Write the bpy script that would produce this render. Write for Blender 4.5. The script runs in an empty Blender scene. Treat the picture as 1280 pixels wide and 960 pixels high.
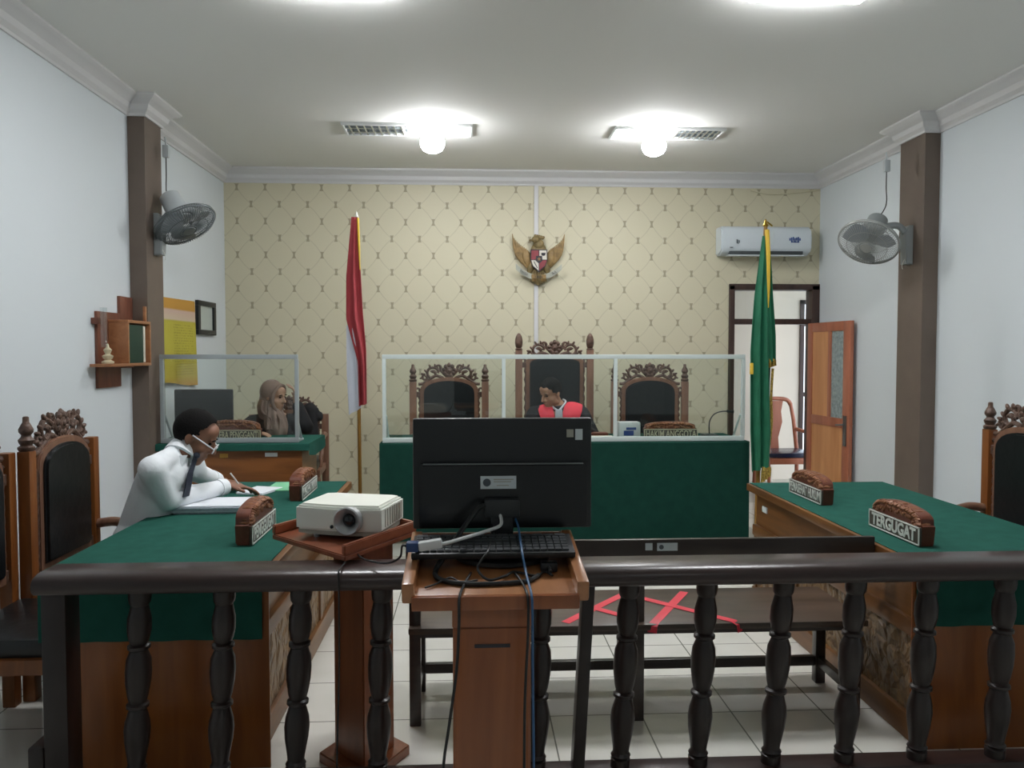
import bpy, bmesh, math, random
from mathutils import Vector, Matrix, Euler
random.seed(7)
PI = math.pi
SC = bpy.context.scene
COL = SC.collection
V = Vector

# ------------------------------------------------------------------ camera
CAM_H = 1.58
FPX = 990.0                                   # focal length in pixels of a 1280 wide frame
cam_data = bpy.data.cameras.new('camera')
cam_data.sensor_width = 36.0
cam_data.lens = FPX / 1280.0 * 36.0
cam_data.clip_start = 0.05
cam = bpy.data.objects.new('camera', cam_data)
COL.objects.link(cam)
YAW = math.atan2(52.0, FPX)
PITCH = math.atan2(40.0 * math.cos(YAW), FPX)
cam.location = (0, 0, CAM_H)
cam.rotation_euler = Euler((PI / 2 - PITCH, 0, -YAW), 'XYZ')
SC.camera = cam

# ------------------------------------------------------------------ world, exposure, lamp strengths
world = bpy.data.worlds.new('world')
SC.world = world
world.use_nodes = True
bg = world.node_tree.nodes['Background']
bg.inputs[0].default_value = (0.80, 0.88, 1.0, 1)
bg.inputs[1].default_value = 1.25
SC.view_settings.view_transform = 'Standard'
SC.view_settings.look = 'None'
SC.view_settings.gamma = 1.0
SC.view_settings.exposure = 0.92
SC.view_settings.use_curve_mapping = False
BULB_E = 37.0        # rear pair of bare bulbs
FILL_E = 5.0         # unseen fill pair, added behind the viewer to brighten near faces
REAR_E = 17.0        # lit half of the rear fittings
PANEL_E = 37.0       # front pair of ceiling panels
LAMP_COL = (0.965, 0.975, 1.0)

# ------------------------------------------------------------------ colours and materials
def lin(h):
    h = h.lstrip('#')
    out = []
    for i in (0, 2, 4):
        c = int(h[i:i + 2], 16) / 255.0
        out.append(c / 12.92 if c <= 0.04045 else ((c + 0.055) / 1.055) ** 2.4)
    return (out[0], out[1], out[2], 1.0)

def newmat(name):
    m = bpy.data.materials.new(name)
    m.use_nodes = True
    nt = m.node_tree
    return m, nt, nt.nodes['Principled BSDF']

def nd(nt, typ, **kw):
    n = nt.nodes.new(typ)
    for k, v in kw.items():
        setattr(n, k, v)
    return n

def mathn(nt, op, a, b=None):
    n = nd(nt, 'ShaderNodeMath', operation=op)
    for i, x in enumerate((a, b)):
        if x is None:
            continue
        if isinstance(x, (int, float)):
            n.inputs[i].default_value = x
        else:
            nt.links.new(x, n.inputs[i])
    return n.outputs[0]

def ramp(nt, fac, stops):
    r = nd(nt, 'ShaderNodeValToRGB')
    el = r.color_ramp.elements
    while len(el) < len(stops):
        el.new(0.5)
    for e, (p, c) in zip(el, stops):
        e.position = p
        e.color = lin(c) if isinstance(c, str) else c
    nt.links.new(fac, r.inputs[0])
    return r.outputs[0]

def plain(name, color, rough=0.5, metal=0.0, var=0.0, vscale=8.0, bump=0.0, bscale=60.0, spec=0.5, coat=0.0):
    m, nt, b = newmat(name)
    c = lin(color)
    b.inputs['Base Color'].default_value = c
    b.inputs['Roughness'].default_value = rough
    b.inputs['Metallic'].default_value = metal
    b.inputs['Specular IOR Level'].default_value = spec
    if coat:
        b.inputs['Coat Weight'].default_value = coat
        b.inputs['Coat Roughness'].default_value = 0.15
    if var or bump:
        tc = nd(nt, 'ShaderNodeTexCoord')
        if var:
            n = nd(nt, 'ShaderNodeTexNoise')
            n.inputs['Scale'].default_value = vscale
            n.inputs['Detail'].default_value = 4
            nt.links.new(tc.outputs['Object'], n.inputs['Vector'])
            lo = tuple(x * (1 - var) for x in c[:3]) + (1,)
            hi = tuple(min(1, x * (1 + var)) for x in c[:3]) + (1,)
            nt.links.new(ramp(nt, n.outputs['Fac'], [(0.3, lo), (0.7, hi)]), b.inputs['Base Color'])
        if bump:
            n2 = nd(nt, 'ShaderNodeTexNoise')
            n2.inputs['Scale'].default_value = bscale
            n2.inputs['Detail'].default_value = 3
            nt.links.new(tc.outputs['Object'], n2.inputs['Vector'])
            bp = nd(nt, 'ShaderNodeBump')
            bp.inputs['Strength'].default_value = bump
            bp.inputs['Distance'].default_value = 0.01
            nt.links.new(n2.outputs['Fac'], bp.inputs['Height'])
            nt.links.new(bp.outputs[0], b.inputs['Normal'])
    return m

def wood(name, dark, light, rough=0.35, axis='Z', scale=5.0, carve=0.0, coat=0.0):
    m, nt, b = newmat(name)
    tc = nd(nt, 'ShaderNodeTexCoord')
    mp = nd(nt, 'ShaderNodeMapping')
    s = {'X': (0.12, 1, 1), 'Y': (1, 0.12, 1), 'Z': (1, 1, 0.12), 'N': (1, 1, 1)}[axis]
    mp.inputs['Scale'].default_value = tuple(scale * 2.2 * v for v in s)
    nt.links.new(tc.outputs['Object'], mp.inputs[0])
    n = nd(nt, 'ShaderNodeTexNoise')
    n.inputs['Scale'].default_value = 1.6
    n.inputs['Detail'].default_value = 6
    n.inputs['Distortion'].default_value = 0.8
    nt.links.new(mp.outputs[0], n.inputs['Vector'])
    nt.links.new(ramp(nt, n.outputs['Fac'], [(0.28, dark), (0.72, light)]), b.inputs['Base Color'])
    b.inputs['Roughness'].default_value = rough
    if coat:
        b.inputs['Coat Weight'].default_value = coat
        b.inputs['Coat Roughness'].default_value = 0.2
    if carve:
        vo = nd(nt, 'ShaderNodeTexVoronoi', feature='DISTANCE_TO_EDGE')
        vo.inputs['Scale'].default_value = 11
        nz = nd(nt, 'ShaderNodeTexNoise')
        nz.inputs['Scale'].default_value = 7
        nz.inputs['Detail'].default_value = 3
        nz.inputs['Distortion'].default_value = 0.6
        nt.links.new(tc.outputs['Object'], nz.inputs['Vector'])
        mx = nd(nt, 'ShaderNodeMix', data_type='VECTOR')
        mx.inputs[0].default_value = 0.10
        nt.links.new(tc.outputs['Object'], mx.inputs[4])
        nt.links.new(nz.outputs['Color'], mx.inputs[5])
        nt.links.new(mx.outputs[1], vo.inputs['Vector'])
        bp = nd(nt, 'ShaderNodeBump')
        bp.inputs['Strength'].default_value = carve
        bp.inputs['Distance'].default_value = 0.06
        nt.links.new(mathn(nt, 'ADD', vo.outputs['Distance'], mathn(nt, 'MULTIPLY', nz.outputs['Fac'], 0.15)), bp.inputs['Height'])
        nt.links.new(bp.outputs[0], b.inputs['Normal'])
    return m

def emis(name, color, strength):
    m, nt, b = newmat(name)
    b.inputs['Base Color'].default_value = (0.8, 0.8, 0.8, 1)
    b.inputs['Emission Color'].default_value = (*color, 1)
    b.inputs['Emission Strength'].default_value = strength
    return m

def glassy(name, tint=(0.97, 0.99, 0.98), refl=0.06, rough=0.02):
    m, nt, b = newmat(name)
    nt.nodes.remove(b)
    out = nt.nodes['Material Output']
    t = nd(nt, 'ShaderNodeBsdfTransparent')
    t.inputs[0].default_value = (*tint, 1)
    g = nd(nt, 'ShaderNodeBsdfGlossy')
    g.inputs['Roughness'].default_value = rough
    mx = nd(nt, 'ShaderNodeMixShader')
    mx.inputs[0].default_value = refl
    nt.links.new(t.outputs[0], mx.inputs[1])
    nt.links.new(g.outputs[0], mx.inputs[2])
    nt.links.new(mx.outputs[0], out.inputs[0])
    return m

def wallpaper():
    m, nt, b = newmat('patterned_wallpaper')
    g = nd(nt, 'ShaderNodeNewGeometry')
    sp = nd(nt, 'ShaderNodeSeparateXYZ')
    nt.links.new(g.outputs['Position'], sp.inputs[0])
    A, B = 0.2755, 0.3317
    u = mathn(nt, 'DIVIDE', mathn(nt, 'ADD', sp.outputs[0], 1.331 + 20 * A), A)
    v = mathn(nt, 'DIVIDE', mathn(nt, 'SUBTRACT', sp.outputs[2], 3.039 - 20 * B), B)
    def mark(du, dv):
        fu = mathn(nt, 'ABSOLUTE', mathn(nt, 'SUBTRACT', mathn(nt, 'FRACT', mathn(nt, 'ADD', u, 0.5 + du)), 0.5))
        fv = mathn(nt, 'ABSOLUTE', mathn(nt, 'SUBTRACT', mathn(nt, 'FRACT', mathn(nt, 'ADD', v, 0.5 + dv)), 0.5))
        x = mathn(nt, 'MULTIPLY', fu, A)
        y = mathn(nt, 'MULTIPLY', fv, B)
        # an hourglass: narrow at its middle, wider at both ends
        w = mathn(nt, 'ADD', mathn(nt, 'MULTIPLY', mathn(nt, 'MULTIPLY', y, y), 9.0), 0.0095)
        inx = mathn(nt, 'LESS_THAN', x, w)
        iny = mathn(nt, 'LESS_THAN', y, 0.033)
        return mathn(nt, 'MULTIPLY', inx, iny)
    mk = mathn(nt, 'MAXIMUM', mark(0, 0), mark(0.5, 0.5))
    def line(s):
        wob = mathn(nt, 'MULTIPLY', mathn(nt, 'SINE', mathn(nt, 'MULTIPLY', v, 2 * PI)), 0.05)
        uu = mathn(nt, 'ADD', u, wob) if s > 0 else mathn(nt, 'SUBTRACT', u, wob)
        t = mathn(nt, 'ADD', uu, v) if s > 0 else mathn(nt, 'SUBTRACT', uu, v)
        f = mathn(nt, 'ABSOLUTE', mathn(nt, 'SUBTRACT', mathn(nt, 'FRACT', mathn(nt, 'ADD', t, 0.5)), 0.5))
        return mathn(nt, 'LESS_THAN', f, 0.018)
    ln = mathn(nt, 'MAXIMUM', line(1), line(-1))
    fac = mathn(nt, 'MAXIMUM', mathn(nt, 'MULTIPLY', mk, 0.58), mathn(nt, 'MULTIPLY', ln, 0.20))
    mx = nd(nt, 'ShaderNodeMix', data_type='RGBA')
    nt.links.new(fac, mx.inputs[0])
    mx.inputs[6].default_value = lin('#cfc9ae')
    mx.inputs[7].default_value = lin('#6f6244')
    nt.links.new(mx.outputs[2], b.inputs['Base Color'])
    b.inputs['Roughness'].default_value = 0.55
    return m

def tiles():
    m, nt, b = newmat('glossy_floor_tile')
    g = nd(nt, 'ShaderNodeNewGeometry')
    sp = nd(nt, 'ShaderNodeSeparateXYZ')
    nt.links.new(g.outputs['Position'], sp.inputs[0])
    def seam(o, off):
        t = mathn(nt, 'FRACT', mathn(nt, 'DIVIDE', mathn(nt, 'ADD', o, 20.0 - off), 0.4))
        d = mathn(nt, 'ABSOLUTE', mathn(nt, 'SUBTRACT', t, 0.5))
        return mathn(nt, 'GREATER_THAN', d, 0.5 - 0.008)
    s = mathn(nt, 'MAXIMUM', seam(sp.outputs[0], 0.341), seam(sp.outputs[1], 0.165))
    n = nd(nt, 'ShaderNodeTexNoise')
    n.inputs['Scale'].default_value = 3.0
    nt.links.new(g.outputs['Position'], n.inputs['Vector'])
    c = ramp(nt, n.outputs['Fac'], [(0.3, '#d6d4ca'), (0.7, '#e0ded6')])
    mx = nd(nt, 'ShaderNodeMix', data_type='RGBA')
    nt.links.new(s, mx.inputs[0])
    nt.links.new(c, mx.inputs[6])
    mx.inputs[7].default_value = lin('#77776e')
    nt.links.new(mx.outputs[2], b.inputs['Base Color'])
    b.inputs['Roughness'].default_value = 0.13
    return m

def banner_mat():
    m, nt, b = newmat('printed_yellow_banner')
    tc = nd(nt, 'ShaderNodeTexCoord')
    sp = nd(nt, 'ShaderNodeSeparateXYZ')
    nt.links.new(tc.outputs['Generated'], sp.inputs[0])
    base = ramp(nt, sp.outputs[2], [(0.0, '#bb8c34'), (0.12, '#b8a540'), (0.45, '#b9b13f'), (0.74, '#b5ab3c'), (0.76, '#cbb9a0'), (0.86, '#c8ab9c'), (0.88, '#c08f3a')])
    base_n = base.node
    base_n.color_ramp.interpolation = 'LINEAR'
    wv = mathn(nt, 'FRACT', mathn(nt, 'MULTIPLY', sp.outputs[2], 34.0))
    row = mathn(nt, 'GREATER_THAN', wv, 0.55)
    n = nd(nt, 'ShaderNodeTexNoise')
    n.inputs['Scale'].default_value = 38
    nt.links.new(tc.outputs['Generated'], n.inputs['Vector'])
    ink = mathn(nt, 'MULTIPLY', row, mathn(nt, 'GREATER_THAN', n.outputs['Fac'], 0.5))
    ins = mathn(nt, 'MULTIPLY', mathn(nt, 'GREATER_THAN', sp.outputs[1], 0.40), mathn(nt, 'LESS_THAN', sp.outputs[1], 0.92))
    ins = mathn(nt, 'MULTIPLY', ins, mathn(nt, 'MULTIPLY', mathn(nt, 'GREATER_THAN', sp.outputs[2], 0.12), mathn(nt, 'LESS_THAN', sp.outputs[2], 0.72)))
    fac = mathn(nt, 'MULTIPLY', mathn(nt, 'MULTIPLY', ink, ins), 0.35)
    mx = nd(nt, 'ShaderNodeMix', data_type='RGBA')
    nt.links.new(fac, mx.inputs[0])
    nt.links.new(base, mx.inputs[6])
    mx.inputs[7].default_value = lin('#5b5320')
    nt.links.new(mx.outputs[2], b.inputs['Base Color'])
    b.inputs['Roughness'].default_value = 0.7
    return m

M = {}
M['wall'] = plain('white_wall_paint', '#d3dadd', 0.75, bump=0.05, bscale=90)
M['ceiling'] = plain('ceiling_paint', '#e4e4e0', 0.85)
M['cornice'] = plain('cornice_paint', '#d0d0d0', 0.7)
M['paper'] = wallpaper()
M['tile'] = tiles()
M['column'] = plain('brown_column_paint', '#685b51', 0.5, var=0.08, vscale=5)
M['dais'] = plain('dais_tile', '#b9b9ae', 0.25)
M['corr'] = plain('corridor_paint', '#e8dfd0', 0.8)
M['frame_dark'] = wood('dark_door_frame', '#33241f', '#4a342c', 0.4)
M['leaf'] = wood('orange_door_wood', '#c0824f', '#d69c6a', 0.35, 'Z', 3)
M['leaf_frame'] = wood('red_brown_door_stile', '#9c5c42', '#b67257', 0.35, 'Z', 3)
M['rail'] = wood('dark_varnished_wood', '#281b18', '#382724', 0.32, 'X', 4, coat=0.15)
M['bal'] = wood('dark_turned_wood', '#1a110f', '#281b18', 0.36, 'Z', 4, coat=0.05)
M['bench'] = wood('dark_bench_wood', '#2a211d', '#40342d', 0.35, 'X', 4, coat=0.25)
M['bench_seat'] = wood('worn_bench_seat_wood', '#3d332c', '#5a4b40', 0.35, 'X', 4, coat=0.2)
M['orange'] = wood('orange_brown_plywood', '#7a4015', '#9c5a22', 0.32, 'Z', 4, coat=0.1)
M['table'] = wood('teak_table_wood', '#5f3c1e', '#83572c', 0.35, 'Y', 4)
M['tablex'] = wood('teak_panel_wood', '#663d1e', '#8a572c', 0.35, 'X', 4)
M['carved'] = wood('carved_teak_panel', '#5e4630', '#94754f', 0.45, 'N', 5, carve=1.0)
M['lectern'] = wood('lectern_wood', '#7d4320', '#9a5a30', 0.3, 'Z', 4, coat=0.3)
M['tray'] = wood('lectern_tray_wood', '#97603a', '#b47d50', 0.3, 'Y', 4, coat=0.4)
M['tray2'] = wood('red_brown_tray_wood', '#7a3f26', '#98563a', 0.3, 'X', 4, coat=0.4)
M['projcol'] = wood('projector_stand_wood', '#6b3a1f', '#8a5030', 0.3, 'Z', 4, coat=0.2)
M['chair'] = wood('carved_chair_wood', '#69493a', '#8a6650', 0.35, 'Z', 5)
M['chair_or'] = wood('orange_chair_post_wood', '#6a3b1b', '#8a5326', 0.35, 'Z', 5)
M['crest'] = plain('dark_carved_wood', '#5a4337', 0.45, var=0.4, vscale=30, bump=0.6, bscale=50)
M['leather'] = plain('black_leather', '#15181a', 0.32, bump=0.15, bscale=25)
M['bluelea'] = plain('dark_blue_vinyl', '#23273d', 0.25)
M['cloth'] = plain('green_felt_cloth', '#26564b', 0.95, var=0.10, vscale=14, bump=0.08, bscale=220, spec=0.1)
M['cloth_d'] = plain('dark_green_felt_cloth', '#1a3f36', 0.95, var=0.10, vscale=14, bump=0.08, bscale=220, spec=0.1)
M['black'] = plain('black_plastic', '#1a1d1f', 0.4)
M['black_gl'] = plain('glossy_black_plastic', '#101314', 0.22)
M['grey_pl'] = plain('dark_grey_plastic', '#2a2d2e', 0.4)
M['key'] = plain('keyboard_key_plastic', '#3b3f42', 0.5)
M['white_pl'] = plain('white_plastic', '#d9dcdb', 0.35)
M['proj'] = plain('off_white_projector_plastic', '#eceee4', 0.4)
M['proj_d'] = plain('projector_vent_grey', '#a9a79a', 0.5)
M['silver'] = plain('silver_ring_plastic', '#b4b8ba', 0.3, metal=0.5)
M['lens'] = plain('dark_lens_glass', '#1a1d20', 0.06)
M['alu'] = plain('white_aluminium_frame', '#d9e4e1', 0.35, metal=0.15)
M['alu_g'] = plain('grey_aluminium_frame', '#a9b1b3', 0.35, metal=0.3)
M['glass'] = glassy('clear_screen_glass', (0.95, 0.98, 0.97), 0.05)
M['pane'] = glassy('window_glass', (0.96, 0.98, 0.98), 0.07)
M['frost'] = plain('patterned_door_glass', '#8f9d9d', 0.15, var=0.3, vscale=30)
M['sign'] = wood('carved_sign_wood', '#6d4128', '#96613c', 0.5, 'X', 8, carve=0.8)
M['sign_side'] = wood('red_sign_wood', '#5d2f20', '#7a4431', 0.4, 'X', 4)
M['plate'] = plain('sign_plate_dark', '#4f463d', 0.5)
M['letter'] = plain('white_letter_paint', '#d8dad2', 0.5)
M['goldl'] = plain('pale_letter_paint', '#c9c2a4', 0.5)
M['sticker'] = plain('white_sticker', '#cfd8da', 0.5)
M['ink'] = plain('grey_ink', '#4d555b', 0.6)
M['blueink'] = plain('blue_ink', '#33508f', 0.5)
M['yellow_st'] = plain('yellow_sticker', '#b98f3a', 0.5)
M['red'] = plain('red_cloth', '#a8474c', 0.8, var=0.12, vscale=6, spec=0.2)
M['white_cl'] = plain('white_flag_cloth', '#cdd2dc', 0.8, spec=0.2)
M['gflag'] = plain('green_satin_flag', '#266b4e', 0.6, var=0.12, vscale=8, spec=0.3)
M['yellow'] = plain('yellow_ribbon', '#d8b234', 0.6)
M['fringe'] = plain('gold_fringe', '#a58a3a', 0.7, var=0.5, vscale=70, bump=0.8, bscale=90)
M['pole'] = wood('varnished_flag_pole', '#7d5a25', '#9b7434', 0.35)
M['brass'] = plain('brass', '#a98b3c', 0.3, metal=0.9)
M['gold'] = plain('gilded_relief', '#8e7449', 0.5, metal=0.1, var=0.3, vscale=20)
M['goldd'] = plain('dull_gilding', '#7b6a43', 0.55, metal=0.1, var=0.3, vscale=30)
M['ribbon'] = plain('emblem_ribbon', '#aeb0a2', 0.5, var=0.15, vscale=20)
M['eblack'] = plain('emblem_black', '#2c2a31', 0.5)
M['ered'] = plain('emblem_red', '#8b3a40', 0.5)
M['ewhite'] = plain('emblem_white', '#d8d4c8', 0.5)
M['fan'] = plain('grey_fan_plastic', '#8b9191', 0.4)
M['fan_w'] = plain('fan_motor_plastic', '#b7bec0', 0.3)
M['fan_bl'] = plain('fan_blade_plastic', '#8d9498', 0.35)
M['wire'] = plain('fan_guard_wire', '#6d7476', 0.4, metal=0.4)
M['wire_l'] = plain('light_fan_guard_wire', '#9da09c', 0.4, metal=0.2)
M['acw'] = plain('air_conditioner_white', '#d2dbe0', 0.25)
M['acd'] = plain('air_conditioner_slot', '#3e4446', 0.5)
M['louver'] = plain('mirror_louver', '#c9ced0', 0.12, metal=0.9)
M['bulb'] = emis('lit_bulb', LAMP_COL, BULB_E)
M['panel'] = emis('lit_panel', LAMP_COL, PANEL_E)
M['panel_rear'] = emis('rear_lit_panel', LAMP_COL, REAR_E)
M['panel_fill'] = emis('added_fill_panel', LAMP_COL, FILL_E)
M['banner'] = banner_mat()
M['doc'] = plain('framed_paper', '#b8c2bd', 0.3)
M['shelf'] = wood('wall_shelf_wood', '#5d3527', '#7b4a37', 0.4, 'Z', 5)
M['shelf_l'] = wood('wall_shelf_edge_wood', '#8a5a3a', '#a8744d', 0.4, 'Y', 5)
M['gbook'] = plain('dark_green_book_cloth', '#18382a', 0.6)
M['page'] = plain('paper_pages', '#d6d2c2', 0.7)
M['cream'] = plain('cream_ceramic', '#c9bfa0', 0.4)
M['white_paper'] = plain('white_paper', '#e3e7ec', 0.7)
M['grey_paper'] = plain('grey_paper_edges', '#a7b0ba', 0.7, var=0.2, vscale=60)
M['green_paper'] = plain('light_green_folder', '#7fc79a', 0.7)
M['tape'] = plain('red_tape', '#d8394a', 0.4)
M['skin'] = plain('brown_skin', '#8a5f4a', 0.5, var=0.06, vscale=20)
M['skin_j'] = plain('tan_skin', '#b3866a', 0.5, var=0.06, vscale=20)
M['skin_w'] = plain('light_tan_skin', '#b08a72', 0.5, var=0.06, vscale=20)
M['hair'] = plain('black_hair', '#100e0d', 0.8, spec=0.15, bump=0.5, bscale=140)
M['shirt'] = plain('white_shirt_cotton', '#edf1f4', 0.8, bump=0.35, bscale=22, spec=0.2)
M['tie'] = plain('dark_navy_tie', '#252b3a', 0.6)
M['trouser'] = plain('black_trousers', '#1b1c20', 0.8)
M['robe'] = plain('black_robe', '#17171a', 0.85, bump=0.2, bscale=20)
M['jred'] = plain('red_robe_front', '#d94250', 0.7, spec=0.2)
M['bib'] = plain('white_bib', '#d5dae2', 0.7)
M['hijab'] = plain('taupe_headscarf', '#8d7a70', 0.9, bump=0.5, bscale=14, spec=0.1)
M['eye'] = plain('dark_eye', '#1d1512', 0.2)
M['lip'] = plain('lip_skin', '#7a4a41', 0.5)
M['spec_w'] = plain('white_spectacle_frame', '#d8dadb', 0.3)
M['cable'] = plain('black_cable', '#101213', 0.45)
M['bluecab'] = plain('blue_cable', '#2f5d86', 0.45)
M['vga'] = plain('blue_plug', '#24406f', 0.4)
M['metal'] = plain('dull_metal', '#7b7f80', 0.35, metal=0.8)
M['asphalt'] = plain('outdoor_paving', '#7d7f86', 0.8, var=0.2, vscale=3)

# ------------------------------------------------------------------ mesh helpers
class MB:
    """Collects shapes into one mesh. o = where the owner stands (its own origin)."""
    def __init__(self, o=(0, 0, 0)):
        self.bm = bmesh.new()
        self.o = V(o)
        self.M = Matrix.Identity(4)
    def _take(self, tmp, mi=0):
        if mi:
            for f in tmp.faces:
                f.material_index = mi
        me = bpy.data.meshes.new('tmp')
        tmp.to_mesh(me)
        tmp.free()
        me.transform(self.M)
        self.bm.from_mesh(me)
        bpy.data.meshes.remove(me)
    def box(self, lo, hi, bev=0.0, mi=0, rot=None):
        t = bmesh.new()
        bmesh.ops.create_cube(t, size=1)
        lo, hi = V(lo), V(hi)
        c, s = (lo + hi) / 2, hi - lo
        for v in t.verts:
            v.co = V((v.co.x * s.x, v.co.y * s.y, v.co.z * s.z))
        if bev:
            bmesh.ops.bevel(t, geom=t.edges[:], offset=min(bev, min(abs(x) for x in s) * 0.45), segments=2, affect='EDGES', profile=0.6)
        if rot is not None:
            bmesh.ops.transform(t, matrix=rot, verts=t.verts)
        bmesh.ops.translate(t, vec=c, verts=t.verts)
        self._take(t, mi)
        return self
    def cyl(self, a, b, r, r2=None, n=20, mi=0):
        return self.tube([a, b], [r, r if r2 is None else r2], n, mi)
    def tube(self, pts, r, n=8, mi=0, cap=True):
        pts = [V(p) for p in pts]
        rs = r if isinstance(r, (list, tuple)) else [r] * len(pts)
        t = bmesh.new()
        prev = None
        rings = []
        for i, p in enumerate(pts):
            d = (pts[min(i + 1, len(pts) - 1)] - pts[max(i - 1, 0)])
            if d.length < 1e-9:
                d = V((0, 0, 1))
            d.normalize()
            if prev is None:
                a = V((0, 0, 1)) if abs(d.z) < 0.9 else V((1, 0, 0))
                x = d.cross(a).normalized()
            else:
                x = (prev - d * prev.dot(d))
                x = x.normalized() if x.length > 1e-6 else d.orthogonal().normalized()
            prev = x
            y = d.cross(x)
            rings.append([t.verts.new(p + (x * math.cos(2 * PI * k / n) + y * math.sin(2 * PI * k / n)) * rs[i]) for k in range(n)])
        for i in range(len(rings) - 1):
            for k in range(n):
                t.faces.new((rings[i][k], rings[i][(k + 1) % n], rings[i + 1][(k + 1) % n], rings[i + 1][k]))
        if cap:
            t.faces.new(rings[0][::-1])
            t.faces.new(rings[-1])
        bmesh.ops.recalc_face_normals(t, faces=t.faces)
        self._take(t, mi)
        return self
    def lathe(self, prof, c=(0, 0, 0), n=20, mi=0, rot=None, loop=False):
        t = bmesh.new()
        rings = []
        for (r, z) in prof:
            rings.append([t.verts.new((max(r, 1e-4) * math.cos(2 * PI * k / n), max(r, 1e-4) * math.sin(2 * PI * k / n), z)) for k in range(n)])
        for i in range(len(rings) - 1):
            for k in range(n):
                t.faces.new((rings[i][k], rings[i][(k + 1) % n], rings[i + 1][(k + 1) % n], rings[i + 1][k]))
        if loop:
            for k in range(n):
                t.faces.new((rings[-1][k], rings[-1][(k + 1) % n], rings[0][(k + 1) % n], rings[0][k]))
        else:
            t.faces.new(rings[0][::-1])
            t.faces.new(rings[-1])
        bmesh.ops.recalc_face_normals(t, faces=t.faces)
        if rot is not None:
            bmesh.ops.transform(t, matrix=rot, verts=t.verts)
        bmesh.ops.translate(t, vec=V(c), verts=t.verts)
        self._take(t, mi)
        return self
    def ball(self, c, r, rot=None, n=16, mi=0):
        t = bmesh.new()
        bmesh.ops.create_uvsphere(t, u_segments=n, v_segments=max(6, n // 2 + 2), radius=1)
        rr = V((r, r, r)) if isinstance(r, (int, float)) else V(r)
        for v in t.verts:
            v.co = V((v.co.x * rr.x, v.co.y * rr.y, v.co.z * rr.z))
        if rot is not None:
            bmesh.ops.transform(t, matrix=rot, verts=t.verts)
        bmesh.ops.translate(t, vec=V(c), verts=t.verts)
        self._take(t, mi)
        return self
    def prism(self, outline, y0, y1, bev=0.0, mi=0, mat=None):
        """outline in XZ, extruded along Y from y0 to y1"""
        t = bmesh.new()
        f = t.faces.new([t.verts.new((x, y0, z)) for x, z in outline])
        r = bmesh.ops.extrude_face_region(t, geom=[f])
        for v in [g for g in r['geom'] if isinstance(g, bmesh.types.BMVert)]:
            v.co.y = y1
        bmesh.ops.recalc_face_normals(t, faces=t.faces)
        if bev:
            bmesh.ops.bevel(t, geom=[e for e in t.edges if abs(e.verts[0].co.y - e.verts[1].co.y) < 1e-6], offset=bev, segments=2, affect='EDGES')
        if mat is not None:
            bmesh.ops.transform(t, matrix=mat, verts=t.verts)
        self._take(t, mi)
        return self
    def grid(self, fn, nu, nv, thick=0.0, mi=0):
        """surface fn(u,v)->point, optional thickness"""
        t = bmesh.new()
        vs = [[t.verts.new(fn(i / nu, j / nv)) for j in range(nv + 1)] for i in range(nu + 1)]
        for i in range(nu):
            for j in range(nv):
                t.faces.new((vs[i][j], vs[i + 1][j], vs[i + 1][j + 1], vs[i][j + 1]))
        bmesh.ops.recalc_face_normals(t, faces=t.faces)
        if thick:
            t.normal_update()
            m_ = [[t.verts.new(vs[i][j].co - vs[i][j].normal * thick) for j in range(nv + 1)] for i in range(nu + 1)]
            for i in range(nu):
                for j in range(nv):
                    t.faces.new((m_[i][j + 1], m_[i + 1][j + 1], m_[i + 1][j], m_[i][j]))
            ring = [(i, 0) for i in range(nu)] + [(nu, j) for j in range(nv)] + [(i, nv) for i in range(nu, 0, -1)] + [(0, j) for j in range(nv, 0, -1)]
            for (a, b), (c, d) in zip(ring, ring[1:] + ring[:1]):
                t.faces.new((vs[a][b], m_[a][b], m_[c][d], vs[c][d]))
            bmesh.ops.recalc_face_normals(t, faces=t.faces)
        self._take(t, mi)
        return self
    def build(self, name, mat, parent=None, smooth=40):
        bmesh.ops.translate(self.bm, vec=-self.o, verts=self.bm.verts)
        me = bpy.data.meshes.new(name)
        self.bm.to_mesh(me)
        self.bm.free()
        for mm in (mat if isinstance(mat, (list, tuple)) else [mat]):
            me.materials.append(mm)
        if smooth:
            me.polygons.foreach_set('use_smooth', [True] * len(me.polygons))
            me.set_sharp_from_angle(angle=math.radians(smooth))
        ob = bpy.data.objects.new(name, me)
        COL.objects.link(ob)
        if parent is not None:
            ob.parent = parent
        else:
            ob.location = self.o
        return ob

def tag(o, label=None, cat=None, group=None, kind=None):
    if label: o['label'] = label
    if cat: o['category'] = cat
    if group: o['group'] = group
    if kind: o['kind'] = kind
    return o

def thing(name, label, cat, loc=(0, 0, 0), rz=0.0, group=None):
    o = bpy.data.objects.new(name, None)
    o.empty_display_size = 0.1
    COL.objects.link(o)
    o.location = loc
    o.rotation_euler = (0, 0, rz)
    return tag(o, label, cat, group)

def struct(o):
    o['kind'] = 'structure'
    return o

def dup(root, loc, rz=0.0, label=None, group=None):
    r = root.copy()
    COL.objects.link(r)
    r.location = loc
    r.rotation_euler = (0, 0, rz)
    if label: r['label'] = label
    if group: r['group'] = group
    for ch in [o for o in root.children]:
        c = ch.copy()
        COL.objects.link(c)
        c.parent = r
        for g in [o for o in ch.children]:
            d = g.copy()
            COL.objects.link(d)
            d.parent = c
    return r

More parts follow.
